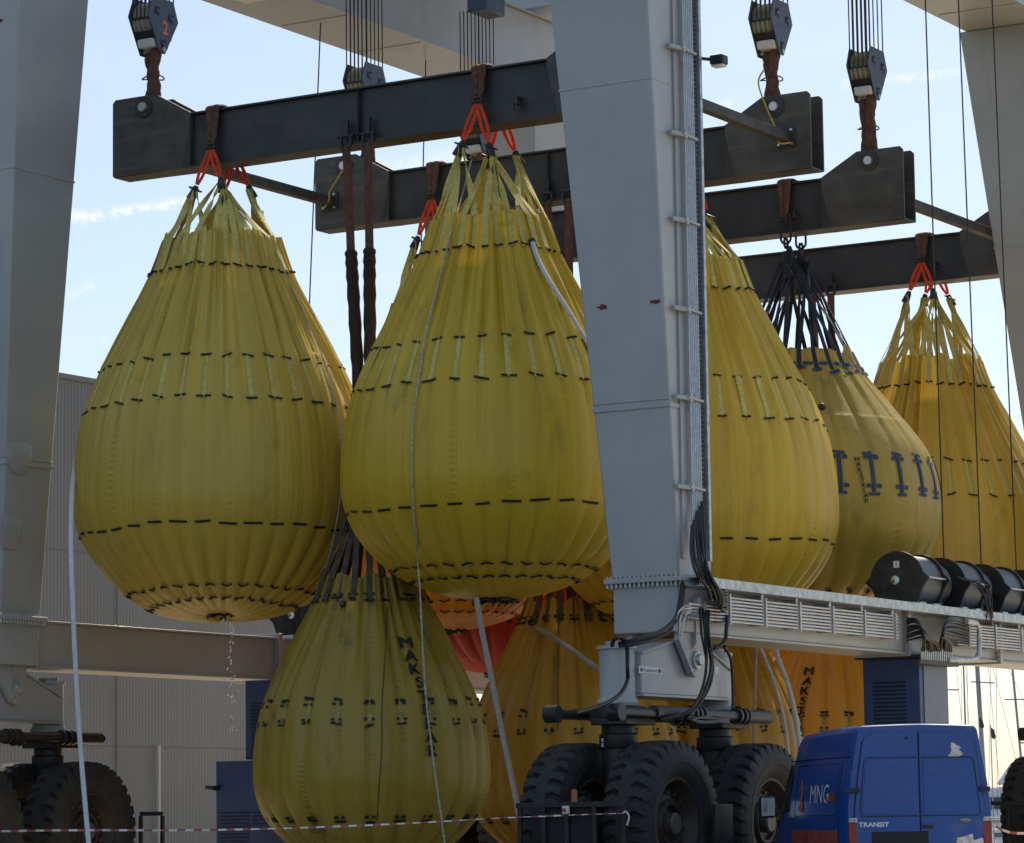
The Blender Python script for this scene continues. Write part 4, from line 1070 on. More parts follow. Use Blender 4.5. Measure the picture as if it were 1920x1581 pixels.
M1 = [[(1.5, .068, .018, 0)], [(.855, .085, .017, 0)], [(.57, .105, .017, 0)], [(-.24, .135, .018, 0)]]
RG1 = [(-.60, .62, .014), (-.675, .7, .014)]
bag = {}
bag['A'] = water_bag('big yellow water bag at the far left, hanging nearest to the left hoist leg', 1.75, 9.11, 6.50, 2.47, 38, 11, BA, STRAPY, 12.30, 11.74, bsc=.955, marks=M1, rings=RG1, mid=(.855, .57), sag=.055)
bag['B'] = water_bag('big yellow water bag directly left of the central hoist leg, white hose on its shoulder', 1.75, 3.94, 6.49, 2.34, 33, 23, BB, STRAPY, 12.42, 11.80, marks=M1, rings=RG1, mid=(.855, .57))
bag['C'] = water_bag('big yellow water bag directly right of the central hoist leg', 7.75, 3.68, 6.37, 2.50, 34, 31, BC, STRAPY, 12.30, 11.72, marks=M1, rings=RG1, mid=(.855, .57))
bag['K'] = water_bag('backlit orange-brown water bag mostly hidden behind the two foremost yellow bags', 7.75, 8.62, 6.43, 2.30, 34, 37, BK, STRAPY, 12.36, 11.7, marks=M1, rings=RG1, mid=(.855, .57))
bag['E'] = water_bag('backlit amber yellow water bag at the right edge, behind three thin winch ropes', 17.75, 3.52, 5.90, 2.44, 34, 41, BE, STRAPY, 12.1, 11.55, marks=M1, rings=[], bsc=.68, mid=(.855, .57))
bag['M'] = water_bag('backlit amber water bag in the back row, almost all hidden behind the central hoist leg', 17.75, 8.9, 5.80, 2.44, 34, 43, BE, STRAPY, 12.1, 11.5, marks=M1, rings=RG1, mid=(.855, .57))
MD = [[(.93, .10, .03, 0), (.97, .045, .03, .10)], [(.30, .13, .025, 0), (.26, .045, .035, .1)], [(.02, .13, .025, 0), (.06, .045, .035, .1)]]
bag['D'] = water_bag('dull yellow water bag hung on dark blue straps', 11.5, 3.4, 6.75, 2.55, 26, 47, BD, BLUES, 11.62, 11.36, tsc=.63, fan_mix=.5, top=1.73, upper_to=.93, mid=(.30, .02), marks=MD, rings=[(-.62, .25, .03)], red=False,
                      fan_dark=STRAPN, text=[('MAKSTELAR', .31, .24, -.045, .072, .05)], cl=(.30, .05), cluster_r=.07, mark_mat=BLUES, wst=.075)
M2 = [[(1.46, .085, .018, 0), (1.50, .025, .018, .06)], [(.60, .085, .024, 0), (.565, .028, .018, .056)], [(.40, .08, .018, 0), (.435, .025, .018, .056)], [(-.40, .08, .02, 0), (-.37, .03, .02, .05)]]
STRAPF = mat('soiled_strap', (.36, .30, .075), .75, 0, var=.25, vscale=9, dirt=(.08, .07, .04), dirt_amt=.7, dirt_scale=(6, 6, 6), transl=.08)
kwF = dict(mid_mat=STRAPF, upper_to=1.44, top=1.66, marks=M2, rings=[], mid=(.60, .40), red=False, fan_dark=STRAPD, cl=(.12, .10), cluster_r=.05, lobes=1.3, belly=.020)
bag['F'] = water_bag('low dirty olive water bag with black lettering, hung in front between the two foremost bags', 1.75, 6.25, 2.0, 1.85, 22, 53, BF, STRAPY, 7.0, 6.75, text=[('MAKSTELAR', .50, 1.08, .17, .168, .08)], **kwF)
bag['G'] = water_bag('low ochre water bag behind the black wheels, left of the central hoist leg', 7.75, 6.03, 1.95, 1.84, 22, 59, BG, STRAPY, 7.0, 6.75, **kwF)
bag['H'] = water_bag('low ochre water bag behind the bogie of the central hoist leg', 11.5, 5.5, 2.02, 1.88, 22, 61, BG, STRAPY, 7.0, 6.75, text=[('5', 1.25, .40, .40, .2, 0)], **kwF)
bag['J'] = water_bag('low backlit orange water bag with black lettering, left of the right-hand blue cabinet', 17.75, 5.74, 2.15, 1.83, 22, 67, BJ, STRAPY, 7.0, 6.75, text=[('MAKSTELAR', -.52, 1.05, .2, .15, -.05)], **kwF)
bag['L'] = water_bag('red water bag low in the gap between the yellow bags', 11.5, 9.75, 5.75, 2.2, 30, 71, BL, STRAPY, 11.9, 11.3, marks=M1[2:], rings=[(-.40, .2, .03)], mid=(.855, .57))
bag['L'][0]['group'] = 'water bags'
for (u, w, z, zt, lab) in ((1.75, 9.11, 12.36, 12.98, 'brown sling over the front spreader beam, left of two'), (1.75, 3.94, 12.48, 12.98, 'brown sling over the front spreader beam, close to the central leg'),
                       (7.75, 3.68, 12.36, 12.98, 'brown sling over the second spreader beam, behind the central leg'), (7.75, 8.62, 12.42, 12.98, 'brown sling over the second spreader beam, left of the bag straps'),
                       (17.75, 3.52, 12.16, 12.63, 'brown sling over the hindmost spreader beam, above the amber bag'), (17.75, 8.9, 12.16, 12.63, 'brown sling over the hindmost spreader beam, hidden behind the central leg'),
                       (11.5, 3.45, 12.02, 12.68, 'brown sling over the third spreader beam, above the dark blue straps'), (11.5, 9.75, 12.0, 12.68, 'brown sling over the third spreader beam, hidden behind a big yellow bag')):
    basket_sling(u, w, zt, z, lab, int(u * 7 + w * 13))
# long links under the sling of the dark-strapped bag
for sx in (-.31, .31):
    t = thing('long_link', 'steel long link holding the dark blue straps, %s' % ('nearer one' if sx < 0 else 'farther one'), 'shackle', (11.5 + sx, 3.42, 11.42), 'long links above the dark blue straps')
    pts = [(0, .10 * cos(a), .40 + (.18 if sin(a) > 0 else -.18) + .10 * sin(a)) for a in np.linspace(0, 2 * pi, 25)]
    MB().tube(pts, .022, 8).build('link', MBLK, t)
    MB().tube([(.07 * cos(a), 0, .13 + .09 * sin(a)) for a in np.linspace(0, 2 * pi, 19)], .024, 8).build('ring', MBLK, t)
# long dark slings down to the low bags
def long_sling(u, w, z0, z1, dy, label, top=12.03):
    t = thing('long_sling', label, 'sling', (u, w, z0), 'long dark slings of the low bags')
    h = top - z0
    x0 = -.27
    mb = MB(); mb.tube([(x0, dy * 2 + .095 * cos(a), h + .08 + .16 * sin(a)) for a in np.linspace(-pi - .5, .5, 18)], .030, 8)
    mb.lathe((x0, dy * 2, h + .16), 'y', [(.028, -.15), (.028, .15)], 10); mb.box(x0 - .02, x0 + .02, dy * 2 - .05, dy * 2 + .05, h + .14, h + .42)
    mb.build('shackle', MBLK, t)
    P = [(x0, dy * 2, h - .02), (x0 * .85, dy * 1.8, h - .9), (x0 * .75, dy * 1.7, h - 1.75)]
    MB().ribbon(spline(P, 5), [(.35, 1, 0)] * 11, [.14, .135, .13, .13, .13, .13, .13, .13, .13, .135, .14], .07).build('webbing', BROWN, t)
    P = spline([(x0 * .75, dy * 1.7, h - 1.68), (x0 * .65, dy * 1.5, h * .55), (x0 * .4, dy * 1.05, h * .25), (x0 * .15, dy * .5, 0)], 10)
    MB().tube(P, [.065] + [.100 + .008 * sin(i * 2.1) for i in range(len(P) - 2)] + [.07], 10).build('padded_sleeve', DBROWN, t)
    return t
for (u, w, zt, lab) in ((1.75, 6.25, 12.03, 'in the open gap between the two foremost yellow bags'), (7.75, 6.03, 12.03, 'under the second spreader beam, behind a foremost yellow bag'),
                    (11.5, 5.5, 11.73, 'under the third spreader beam, hidden behind the central leg'), (17.75, 5.74, 11.68, 'under the hindmost spreader beam, seen through the dark blue straps')):
    for s in (1, -1):
        long_sling(u, w, 6.85, 12, .105 * s, 'long dark sling %s, %s' % (lab, 'left strand' if s > 0 else 'right strand'), zt)

# ------------------------------------------------------------------ fill hoses and tag lines
def on_bag(key, x, y, off=.05):
    """point where the sight line meets the smooth outline of a bag (hoist coordinates -> world)"""
    root, S, base = bag[key]; c = np.array(root.location)
    d = ray(x, y)
    best = None
    for Y in np.linspace(c[1] - 3, c[1] + .6, 240):
        q = CP + d * (Y / d[1]); rel = q - c
        th = atan2(rel @ WV_, rel @ UV_); t = 0
        zz = rel[2]
        tt = np.linspace(-.78, 1.7, 160)
        pt = S(np.full(160, th), tt); k = int(np.argmin(np.abs(pt[:, 2] - zz)))
        r = sqrt(pt[k, 0] ** 2 + pt[k, 1] ** 2) + off
        if abs(pt[k, 2] - zz) < .08 and sqrt((rel @ UV_) ** 2 + (rel @ WV_) ** 2) <= r: return q
    # beyond the outline: keep to the silhouette depth
    return CP + d * (c[1] / d[1])
def line_thing(name, label, cat, P, r, m, flat=1.0, n=10, group=None, fit=None):
    P = np.array(P); b = P[np.argmin(P[:, 2])]
    o = MB().tube(spline(P, 8), r, n, flat=flat).build(name, m, off=tuple(b)); o.location = tuple(b)
    tag(o, label, cat, group)
    if fit is not None:
        f = MB().tube([np.array(P[0]) + (np.array(P[1]) - P[0]) * -.02, np.array(P[0]) + (np.array(P[1]) - P[0]) * .12], r * 1.5, 12).build('hose_coupling', fit, o, off=tuple(b))
    return o
zA = bag['A'][0].location[1]
Pl = [py(x, y, Yv) for x, y, Yv in ((185, 780, 54.6), (150, 835, 53.6), (137, 900, 52.4), (133, 1000, 51.4), (136, 1120, 50.6), (142, 1260, 50.3), (150, 1390, 50.0), (158, 1490, 49.7), (167, 1590, 49.4), (178, 1700, 49.0))]
line_thing('fill_hose', 'flat white fill hose hanging down left of the far left yellow bag', 'hose', Pl, .038, HWHITE, .5)
Pl = [on_bag('B', x, y, .06) for x, y in ((997, 450), (1008, 485), (1030, 527), (1055, 566), (1082, 610), (1108, 655), (1125, 700))]
line_thing('fill_hose', 'white hose lying on the upper right shoulder of the bag left of the central leg', 'hose', Pl, .036, HWHITE, fit=MBLK)
Pl = [py(x, y, Yv) for x, y, Yv in ((893, 1122, 49.0), (905, 1190, 48.8), (925, 1290, 48.4), (945, 1390, 48.1), (968, 1500, 47.6), (985, 1600, 47.2), (1000, 1690, 46.9))]
line_thing('drain_hose', 'grey canvas hose hanging from the bottom of the bag left of the central leg', 'hose', Pl, .045, TAN)
Pl = [on_bag('G', x, y, .06) for x, y in ((995, 1166), (1008, 1178))] + [py(x, y, Yv) for x, y, Yv in ((1040, 1197, 51.0), (1085, 1228, 50.6), (1125, 1257, 50.2), (1180, 1300, 49.8))]
line_thing('drain_hose', 'pale hose slanting from the low ochre bag towards the bogie', 'hose', Pl, .04, TAN, fit=MBLK)
Pl = [py(x, y, 55.5) for x, y in ((1419, 1190), (1417, 1240), (1415, 1310), (1414, 1400), (1412, 1500))]
line_thing('drain_hose', 'thin grey hose hanging straight down behind the right end of the bogie', 'hose', Pl, .03, TAN)
for dx, lab in ((0, 'inner'), (24, 'outer')):
    Pl = [py(x, y, 56.6) for x, y in ((1418 + dx * 1.2, 1195), (1437 + dx, 1240), (1452 + dx, 1280), (1466 + dx * .95, 1330), (1476 + dx * .9, 1385), (1480 + dx * .9, 1450))]
    line_thing('fill_hose', '%s of two bright white hoses along the right side of the low ochre bag' % lab, 'hose', Pl, .045 if dx else .03, HWHITE)
Pl = [on_bag('A', x, y, .05) for x, y in ((492, 395), (500, 430), (522, 480), (548, 540), (572, 590), (598, 650), (618, 710), (636, 780), (643, 850), (640, 915), (631, 980), (618, 1040), (603, 1090))]
line_thing('tag_line', 'thin braided rope down the right side of the far left yellow bag', 'rope', Pl, .014, ROPE, n=6)
Pl = [on_bag('B', x, y, .05) for x, y in ((884, 300), (868, 360), (845, 440), (820, 540), (800, 620), (784, 720), (774, 790), (772, 860), (774, 930), (779, 1000), (784, 1060))]
yb = Pl[-1][1]
Pl += [py(x, y, yb - .02 - k * .03) for k, (x, y) in enumerate(((788, 1120), (793, 1220), (800, 1320), (812, 1420), (823, 1500), (834, 1581), (845, 1650)))]
line_thing('tag_line', 'thin white rope falling over a big yellow bag and the low olive bag', 'rope', Pl, .015, ROPE, n=6)
Pl = [on_bag('F', x, y, .03) for x, y in ((727, 1135), (724, 1190), (720, 1260), (716, 1330), (716, 1400), (711, 1470), (707, 1540))]
line_thing('tag_line', 'thin dark cord down the front of the low olive bag', 'rope', Pl, .007, MBLK, n=5)
Pl = [on_bag('G', x, y, .03) for x, y in ((1048, 1140), (1047, 1200), (1046, 1280), (1046, 1370))]
line_thing('tag_line', 'thin dark cord down the front of the low ochre bag', 'rope', Pl, .007, MBLK, n=5)
# water dripping from the far left bag
mb = MB(); rr_ = random.Random(5); ybag = float(bag['A'][0].location[1])
for i in range(64):
    y = 1158 + (rr_.random() ** 1.25) * 215; x = 434 + rr_.gauss(0, 3.2) + (8 if rr_.random() < .06 else 0)
    c = py(x, y, ybag + rr_.uniform(-.1, .1)); r = rr_.uniform(.008, .018)
    mb.lathe(c, 'z', [(0, -r * 1.3), (r * .7, -r * .8), (r, 0), (r * .7, r * .8), (0, r * 1.4)], 8)
dm = bpy.data.materials.new('water_drop'); dm.use_nodes = True; b_ = dm.node_tree.nodes['Principled BSDF']
b_.inputs['Base Color'].default_value = (1, 1, 1, 1); b_.inputs['Roughness'].default_value = .02; b_.inputs['Transmission Weight'].default_value = 1; b_.inputs['IOR'].default_value = 1.33
o = mb.build('water_drops', dm); tag(o, 'water drops falling from the bottom of the far left yellow bag', 'water drops', None, 'stuff')

# ------------------------------------------------------------------ barrier tape
TAPEW = mat('tape_white', (.68, .66, .63), .6); TAPER = mat('tape_red', (.33, .10, .09), .6)
def tape(label, P, wd=.028, seg=.11, sag=.0):
    P = np.array(P, float); b = P.mean(0); b[2] = P[:, 2].min(); C_ = spline(P, 40); L_ = np.concatenate([[0], np.cumsum(np.linalg.norm(np.diff(C_, axis=0), axis=1))])
    n = int(L_[-1] / (seg / 2)); mb = MB(); pts = np.stack([np.interp(np.linspace(0, L_[-1], n + 1), L_, C_[:, k]) for k in range(3)], 1) - b
    tw = np.cumsum(np.random.RandomState(4).normal(0, .16, n + 1)) * .8
    for i in range(n):
        mb.cur = (i // 2) % 2; q = []
        for j in (i, i + 1): q.append(np.array([0, sin(tw[j]), cos(tw[j])]) * wd / 2)
        mb.add([pts[i] - q[0], pts[i + 1] - q[1], pts[i + 1] + q[1], pts[i] + q[0]], [(0, 1, 2, 3)])
    o = mb.build('barrier_tape', [TAPEW, TAPER], smooth=0); o.location = tuple(b); return tag(o, label, 'barrier tape', 'barrier tape')
gq = LW(*pu(1168, 1525, gu - .05)); tp = tape('red and white barrier tape stretched across the left half, tied to the wheel guard', [py(-60, 1560, 43.5), py(120, 1557, 43.7), py(420, 1556, 44.1), (py(700, 1547, 44.5)), py(960, 1533, 44.9), gq])
mb = MB(); g0 = np.array(gq) - np.array(tp.location)
mb.tube(spline([g0, g0 + (.04, -.03, .02), g0 + (.08, -.03, -.05), g0 + (.05, -.03, -.16)], 5), .012, 6); mb.build('knot', TAPEW, tp)
tape('short barrier tape sagging in front of the tyre at the right edge', [py(1856, 1541, 50), py(1872, 1553, 50), py(1900, 1562, 50), py(1935, 1562, 50)], .04)

# ------------------------------------------------------------------ van
VB = mat('van_blue', (.008, .070, .33), .34, 0, var=.07, vscale=2.0, dirt=(.13, .15, .30), dirt_amt=.6, dirt_scale=(1.3, 1.3, 2.4), dirt_lo=.55, dirt_hi=.72, coat=.3, rvar=.2)
VBD = mat('van_seal', (.004, .006, .014), .6)
VREAR = py(1724, 1500, 43.0)
van = thing('van', 'worn blue high-roof van parked with its back to the camera', 'van', (VREAR[0], VREAR[1], 0), rot=radians(9.5), lift=False)
# local: x right, y forward, z up. body lofted through rounded sections
def vsec(y, w_sill, w_belt, w_roof, z_sill, z_belt, z_roof, rc=.16, crown=.05):
    """half section from bottom centre to top centre"""
    h = [(0, z_sill), (w_sill - .06, z_sill), (w_sill, z_sill + .07), (w_belt, z_sill + .35), (w_belt, z_belt)]
    k = 7
    xe = w_roof; ze = z_roof - rc
    for i in range(1, 6):
        f = i / 6; h.append((w_belt + (xe - w_belt) * f ** 1.25, z_belt + (ze - z_belt) * f))
    for i in range(k):
        a = i / (k - 1) * pi / 2; h.append((xe - rc + rc * cos(a), ze + rc * sin(a)))
    for i in range(1, 4): h.append(((xe - rc) * (1 - i / 3), z_roof + crown * sin(i / 3 * pi / 2)))
    full = [(-a, b) for a, b in h[::-1]] + h[1:]
    return np.array([(a, y, b) for a, b in full])
secs = [vsec(.0, .93, .965, .81, .42, 1.30, 2.385, .085, .02), vsec(.05, .95, .985, .83, .38, 1.30, 2.40, .10, .02), vsec(.5, .95, .985, .84, .36, 1.30, 2.405, .11, .025), vsec(1.6, .95, .985, .84, .34, 1.3, 2.40, .12, .03), vsec(2.9, .95, .985, .83, .34, 1.3, 2.37, .15),
        vsec(3.2, .95, .985, .80, .34, 1.28, 2.28, .15), vsec(3.55, .95, .98, .74, .34, 1.2, 1.9, .12), vsec(3.85, .94, .95, .80, .34, 1.0, 1.35, .12), vsec(4.2, .90, .91, .80, .36, .85, 1.08, .12), vsec(4.3, .82, .84, .72, .40, .75, .98, .1)]
P = np.array(secs); k = P.shape[1]
mb = MB(); mb.add(P.reshape(-1, 3), [(i * k + j, (i + 1) * k + j, (i + 1) * k + (j + 1) % k, i * k + (j + 1) % k) for i in range(len(secs) - 1) for j in range(k)] + [tuple(range(k)), tuple(range((len(secs) - 1) * k, len(secs) * k))[::-1]])
body = mb.build('body', VB, van, smooth=38)
# rear doors, slightly proud, with gaps between
def rear_w(z):  # half width of the rear face at height z
    return float(np.interp(z, [.42, .77, 1.3, 2.0, 2.24, 2.36], [.93, .965, .965, .87, .825, .75]))
for s in (-1, 1):
    zs = np.concatenate([np.linspace(.62, 2.12, 12), np.linspace(2.16, 2.31, 6)]); x_in = .006
    outer = [s * (rear_w(z) - .085 - (.10 * max(0, (z - 2.16) / .15) ** 2.2)) for z in zs]
    fr = [(x, -.022, z) for x, z in zip(outer, zs)] + [(s * x_in, -.022, 2.32), (s * x_in, -.022, .62)]
    d = MB().prism(fr, (0, .021, 0)).build('rear_door', VB, van, bevel=.008)
    # pressed window blank: a groove frame
    ow = abs(outer[5]) - .05
    za, zb2 = 1.22, 1.98
    xo0 = rear_w(za) - .15; xo1 = rear_w(zb2) - .14
    loop = [(s * .03, za), (s * (xo0 - .03), za), (s * xo0, za + .05), (s * (xo1 + .01), zb2 - .05), (s * (xo1 - .03), zb2), (s * .03, zb2)]
    MB().tube([(x, -.0225, z) for x, z in loop], .0065, 6).build('panel_groove', VBD, d)
    poly = [(s * .05, za + .02), (s * (xo0 - .04), za + .02), (s * (xo0 - .025), za + .06), (s * (xo1 - .015), zb2 - .06), (s * (xo1 - .045), zb2 - .02), (s * .05, zb2 - .02)]
    MB().prism([(x, -.030, z) for x, z in poly], (0, .0075, 0)).build('window_blank', VB, d, bevel=.006)
    for z in (1.56, .80):
        xh = s * (rear_w(z) - .08)
        MB().box(min(xh, xh + s * .14) - .04, max(xh, xh + s * .14) - .04 if s > 0 else max(xh, xh + s * .14) + .04, -.055, -.023, z - .035, z + .035).build('hinge', mat('hinge_blue', (.008, .02, .07), .5), d, bevel=.01)
# seams of the body side and the roof
mb = MB()
sx0 = lambda z: -float(np.interp(z, [.7, 1.3, 1.75, 2.1, 2.25], [.985, .985, .93, .865, .83])) - .001
mb.tube([(sx0(2.0) - .004, y, 2.0) for y in np.linspace(.06, 3.2, 8)], .009, 6)
mb.tube([(sx0(z) - .003, .42, z) for z in np.linspace(.6, 1.98, 9)], .005, 5)
mb.build('body_seam', VBD, van)
mb = MB()
pz = [1.24, 1.4, 1.6, 1.8, 1.92]
for (y0, y1) in ((.55, 2.72),):
    mb.tube([(sx0(z) - .002, y0, z) for z in pz] , .005, 5); mb.tube([(sx0(z) - .002, y1, z) for z in pz], .005, 5)
    for z in (1.24, 1.92): mb.tube([(sx0(z) - .002, y, z) for y in np.linspace(y0, y1, 6)], .005, 5)
mb.build('side_panel_groove', VBD, van)
# driver's door window, mirror
mb = MB(); ys = (3.02, 3.75)
mb.add([(sx0(1.3) - .006, 3.02, 1.3), (sx0(1.3) - .006, 3.6, 1.28), (-.90, 3.4, 1.62), (sx0(1.95) - .012, 3.15, 1.95), (sx0(1.95) - .008, 3.02, 1.95)], [(0, 1, 2, 3, 4)])
mb.build('side_window', GLASS, van, smooth=0)
mi = MB(); mi.box(-1.30, -1.08, 3.42, 3.54, 1.22, 1.52); mirr = mi.build('wing_mirror', MBLK, van, bevel=.03)
MB().box(-1.285, -1.095, 3.412, 3.419, 1.25, 1.50).build('mirror_glass', mat('mirror_glass', (.5, .56, .62), .12, .9), mirr)
MB().bar((-1.1, 3.5, 1.3), (-.97, 3.4, 1.25), .06, .08).build('mirror_arm', MBLK, mirr)
mb = MB()
for s in (-1, 1): mb.tube([(s * (rear_w(z) - .082), -.006, z) for z in np.linspace(.66, 2.2, 12)], .008, 6)
mb.tube([(0, -.024, .64), (0, -.024, 2.30)], .007, 6); mb.build('door_seal', VBD, van)
MB().box(.03, .17, -.05, -.024, 1.06, 1.10).build('door_handle', MBLK, van, bevel=.008)
# lights, bumper, plates
for s in (-1, 1):
    xl = s * .90
    lo, hi = sorted((s * .845, s * .968))
    lg = MB().box(lo, hi, -.03, .12, .72, 1.14).build('tail_light', mat('tail_red', (.22, .018, .018), .25, coat=.5), van, bevel=.015)
    MB().box(lo + .004, hi - .002, -.034, .10, 1.142, 1.205).build('indicator', mat('peeled_grey', (.42, .43, .42), .6, 0, var=.4, vscale=20), lg, bevel=.012)
bm = MB(); bm.box(-.97, .97, -.13, .06, .38, .60); bm.build('bumper', MBLK, van, bevel=.03)
mb = MB(); mb.box(-.66, .10, -.036, -.0235, .72, 1.02); mb.build('number_plate_recess', VBD, van, bevel=.02)
mb = MB(); mb.box(-.985 - .002, -.94, .45, 2.9, .78, 1.03); stripe = MB(); stripe.add([(sx0(1) - .003, .46, .80), (sx0(1) - .003, 2.9, .80), (sx0(1) - .003, 2.9, 1.05), (sx0(1) - .003, .46, 1.05)], [(0, 1, 2, 3)])
stripe.build('faded_stripe', mat('faded_red', (.26, .055, .04), .6, 0, var=.3, vscale=6), van, smooth=0)
# lettering: badge, side logo
mb = MB(); text_on(mb, 'TRANSIT', (-.63, -.024, 1.115), (1, 0, 0), (0, 0, 1), .062, .03, 1.25)
lt = mb.build('badge_lettering', mat('badge_chrome', (.68, .70, .72), .3, .6), van, smooth=0)
mb = MB(); mb.lathe((.60, -.024, 1.155), 'y', [(0, -.022), (.05, -.018), (.062, 0)], 28)
em = mb.build('oval_badge', mat('badge_grey', (.22, .23, .26), .3, .6), van); em.scale = (1.0, 1, .45); em.location = (-.15, 0, 1.155 * .55)
em.scale = (1.5, 1, .6); em.location = (.60 * (1 - 1.5), 0, 1.155 * (1 - .6))
mb = MB(); text_on(mb, 'MNG', (sx0(1.53) - .012, 1.42, 1.53), (.0, -1, 0), (.10, 0, 1), .25, 0.0, 1.25)
mb.build('side_lettering', mat('logo_white', (.55, .57, .6), .6), van, smooth=0)
mb = MB()
mb.add([(sx0(1.42) - .010, 1.08, 1.42), (sx0(1.42) - .010, .62, 1.42), (sx0(1.54) - .010, .62, 1.54), (sx0(1.54) - .010, 1.08, 1.54)], [(0, 1, 2, 3)])
mb.build('faded_logo_block', mat('logo_red', (.20, .05, .05), .6, 0, var=.25, vscale=9), van, smooth=0)
mb = MB()
gl = [(1.66, 1.30), (1.52, 1.29), (1.50, 1.38), (1.58, 1.47), (1.55, 1.60), (1.62, 1.74), (1.68, 1.73), (1.64, 1.55), (1.66, 1.42), (1.74, 1.35)]
mb.add([(sx0(z) - .012, y + .75, z) for y, z in gl], [tuple(range(len(gl)))])
mb.build('faded_orange_mark', mat('logo_orange', (.42, .12, .04), .6, 0, var=.3, vscale=12), van, smooth=0)
# peeled paint patches on the doors
PEEL = mat('peeled_paint', (.55, .57, .58), .7, 0, var=.3, vscale=14)
def peel(poly, seed):
    rr = random.Random(seed); out = []
    for i in range(len(poly)):
        a = np.array(poly[i]); b = np.array(poly[(i + 1) % len(poly)])
        for f in (0, .33, .66): q = a + (b - a) * f; out.append((q[0] + rr.uniform(-.012, .012), -.0245 - .007 * (q[1] > 1.23 and q[1] < 1.97), q[1] + rr.uniform(-.012, .012)))
    MB().prism(out, (0, .0015, 0)).build('peeled_patch', PEEL, van)
peel([(.40, 1.985), (.55, 1.985), (.60, 2.03), (.555, 2.06), (.57, 2.12), (.45, 2.18), (.44, 2.07)], 1)
peel([(.40, .66), (.86, .66), (.84, .92), (.72, .90), (.70, .97), (.50, .94), (.46, .84), (.40, .82)], 2)
MB().lathe((-.16, -.024, 2.235), 'y', [(0, -.012), (.018, -.01), (.02, 0)], 12).build('top_lock', MBLK, van)
for (x, y) in ((-.93, .95), (.93, .95), (-.93, 3.55), (.93, 3.55)):
    wv = bpy.data.objects.new('wheel', None); col.objects.link(wv); wv.parent = van; wv.location = (x, y, .33)
    MB().lathe((0, 0, 0), 'x', [(.19, -.10), (.3, -.11), (.33, -.07), (.33, .07), (.3, .11), (.19, .10)], 32).build('tyre', RUB, wv)
    MB().lathe((0, 0, 0), 'x', [(0, -.08), (.18, -.08), (.20, -.1), (.20, .1), (.18, .08), (0, .08)], 24).build('rim', SHAFT, wv)

# ------------------------------------------------------------------ harbour behind: yachts, masts, quay clutter
HULL = mat('hull_white', (.72, .73, .74), .35, 0, var=.05)
CABW = mat('cabin_window', (.05, .06, .08), .15)
MASTM = mat('mast_alloy', (.30, .31, .33), .4, .4)
def yacht(x, y, L_, label, mast_px, rot, lean=0.0, hm=17):
    mr = .10 if lean < -.5 and L_ > 12.5 else .055
    t = thing('sailing_yacht', label, 'sailing yacht', (x, y, -1.4), 'sailing yachts in the harbour', rot, lift=False)
    secs = []
    for s in np.linspace(0, 1, 12):
        hw = 1.75 * (1 - abs(2 * s - .85) ** 2.6 * .75) * (1 if s < .95 else .35); hw = max(.05, hw * (1 - max(0, s - .55) ** 1.6 * 1.9)); yy = (s - .5) * L_; sh = 1.3 + .5 * s ** 2
        secs.append([(-hw, yy, sh), (-hw * .93, yy, .6), (-hw * .5, yy, .0), (0, yy, -.25), (hw * .5, yy, .0), (hw * .93, yy, .6), (hw, yy, sh)])
    P = np.array(secs); mb = MB(); mb.grid(P)
    k = 7; mb.add(P[:, [0, 6]].reshape(-1, 3), [(2 * i, 2 * i + 1, 2 * i + 3, 2 * i + 2) for i in range(11)]); mb.add(P[0], [tuple(range(7))])
    h = mb.build('hull', HULL, t, smooth=50)
    MB().hexa([(-1.0, -1.5, 1.45), (1.0, -1.5, 1.45), (.8, 2.6, 1.6), (-.8, 2.6, 1.6), (-.8, -1.4, 2.15), (.8, -1.4, 2.15), (.55, 2.0, 2.05), (-.55, 2.0, 2.05)]).build('cabin', HULL, t, bevel=.08)
    mb = MB()
    for s in (-1, 1): mb.box(s * .93 - .012, s * .93 + .012, -1.0, 1.6, 1.78, 1.95)
    mb.build('window', CABW, t)
    mb = MB(); mb.tube([(0, .6, 1.6), (lean * .5, .6, hm * .5), (lean, .6, hm)], [mr, mr * .9, mr * .65], 10); m_ = mb.build('mast', MASTM, t)
    mb = MB(); mb.tube([(-.9, .6, hm * .42), (.9, .6, hm * .42)], .03, 6); mb.tube([(-.7, .6, hm * .68), (.7, .6, hm * .68)], .025, 6); mb.build('spreader', MASTM, m_)
    mb = MB(); mb.tube([(0, .6, 2.5), (0, -3.6, 2.4)], .08, 8); mb.build('boom', MASTM, t)
    mb = MB()
    for a in ((-1.4, .6, 1.5), (1.4, .6, 1.5), (0, L_ * .48, 1.7), (0, -L_ * .48, 1.4)): mb.tube([a, (lean, .6, hm)], .010, 4)
    mb.build('rigging', WIRE, t)
    return t
for (px_, Y, L_, lean, rot, hm, lab) in ((1786, 128, 11, .0, .5, 18, 'white sailing yacht whose reddish mast stands just right of the blue cabinet'), (1874, 132, 13, -.9, .9, 19, 'white sailing yacht with a thick leaning mast right of the van'),
                                    (1936, 140, 12, -1.0, .2, 18, 'white sailing yacht at the right edge behind the last tyre'), (1835, 175, 12, .0, 1.2, 16, 'distant white sailing yacht with a thin pale mast'), (1690, 150, 12, .3, .3, 15, 'white sailing yacht hidden behind the van')):
    q = py(px_, 1500, Y); yacht(q[0], Y, L_, lab, px_, rot, lean, hm)
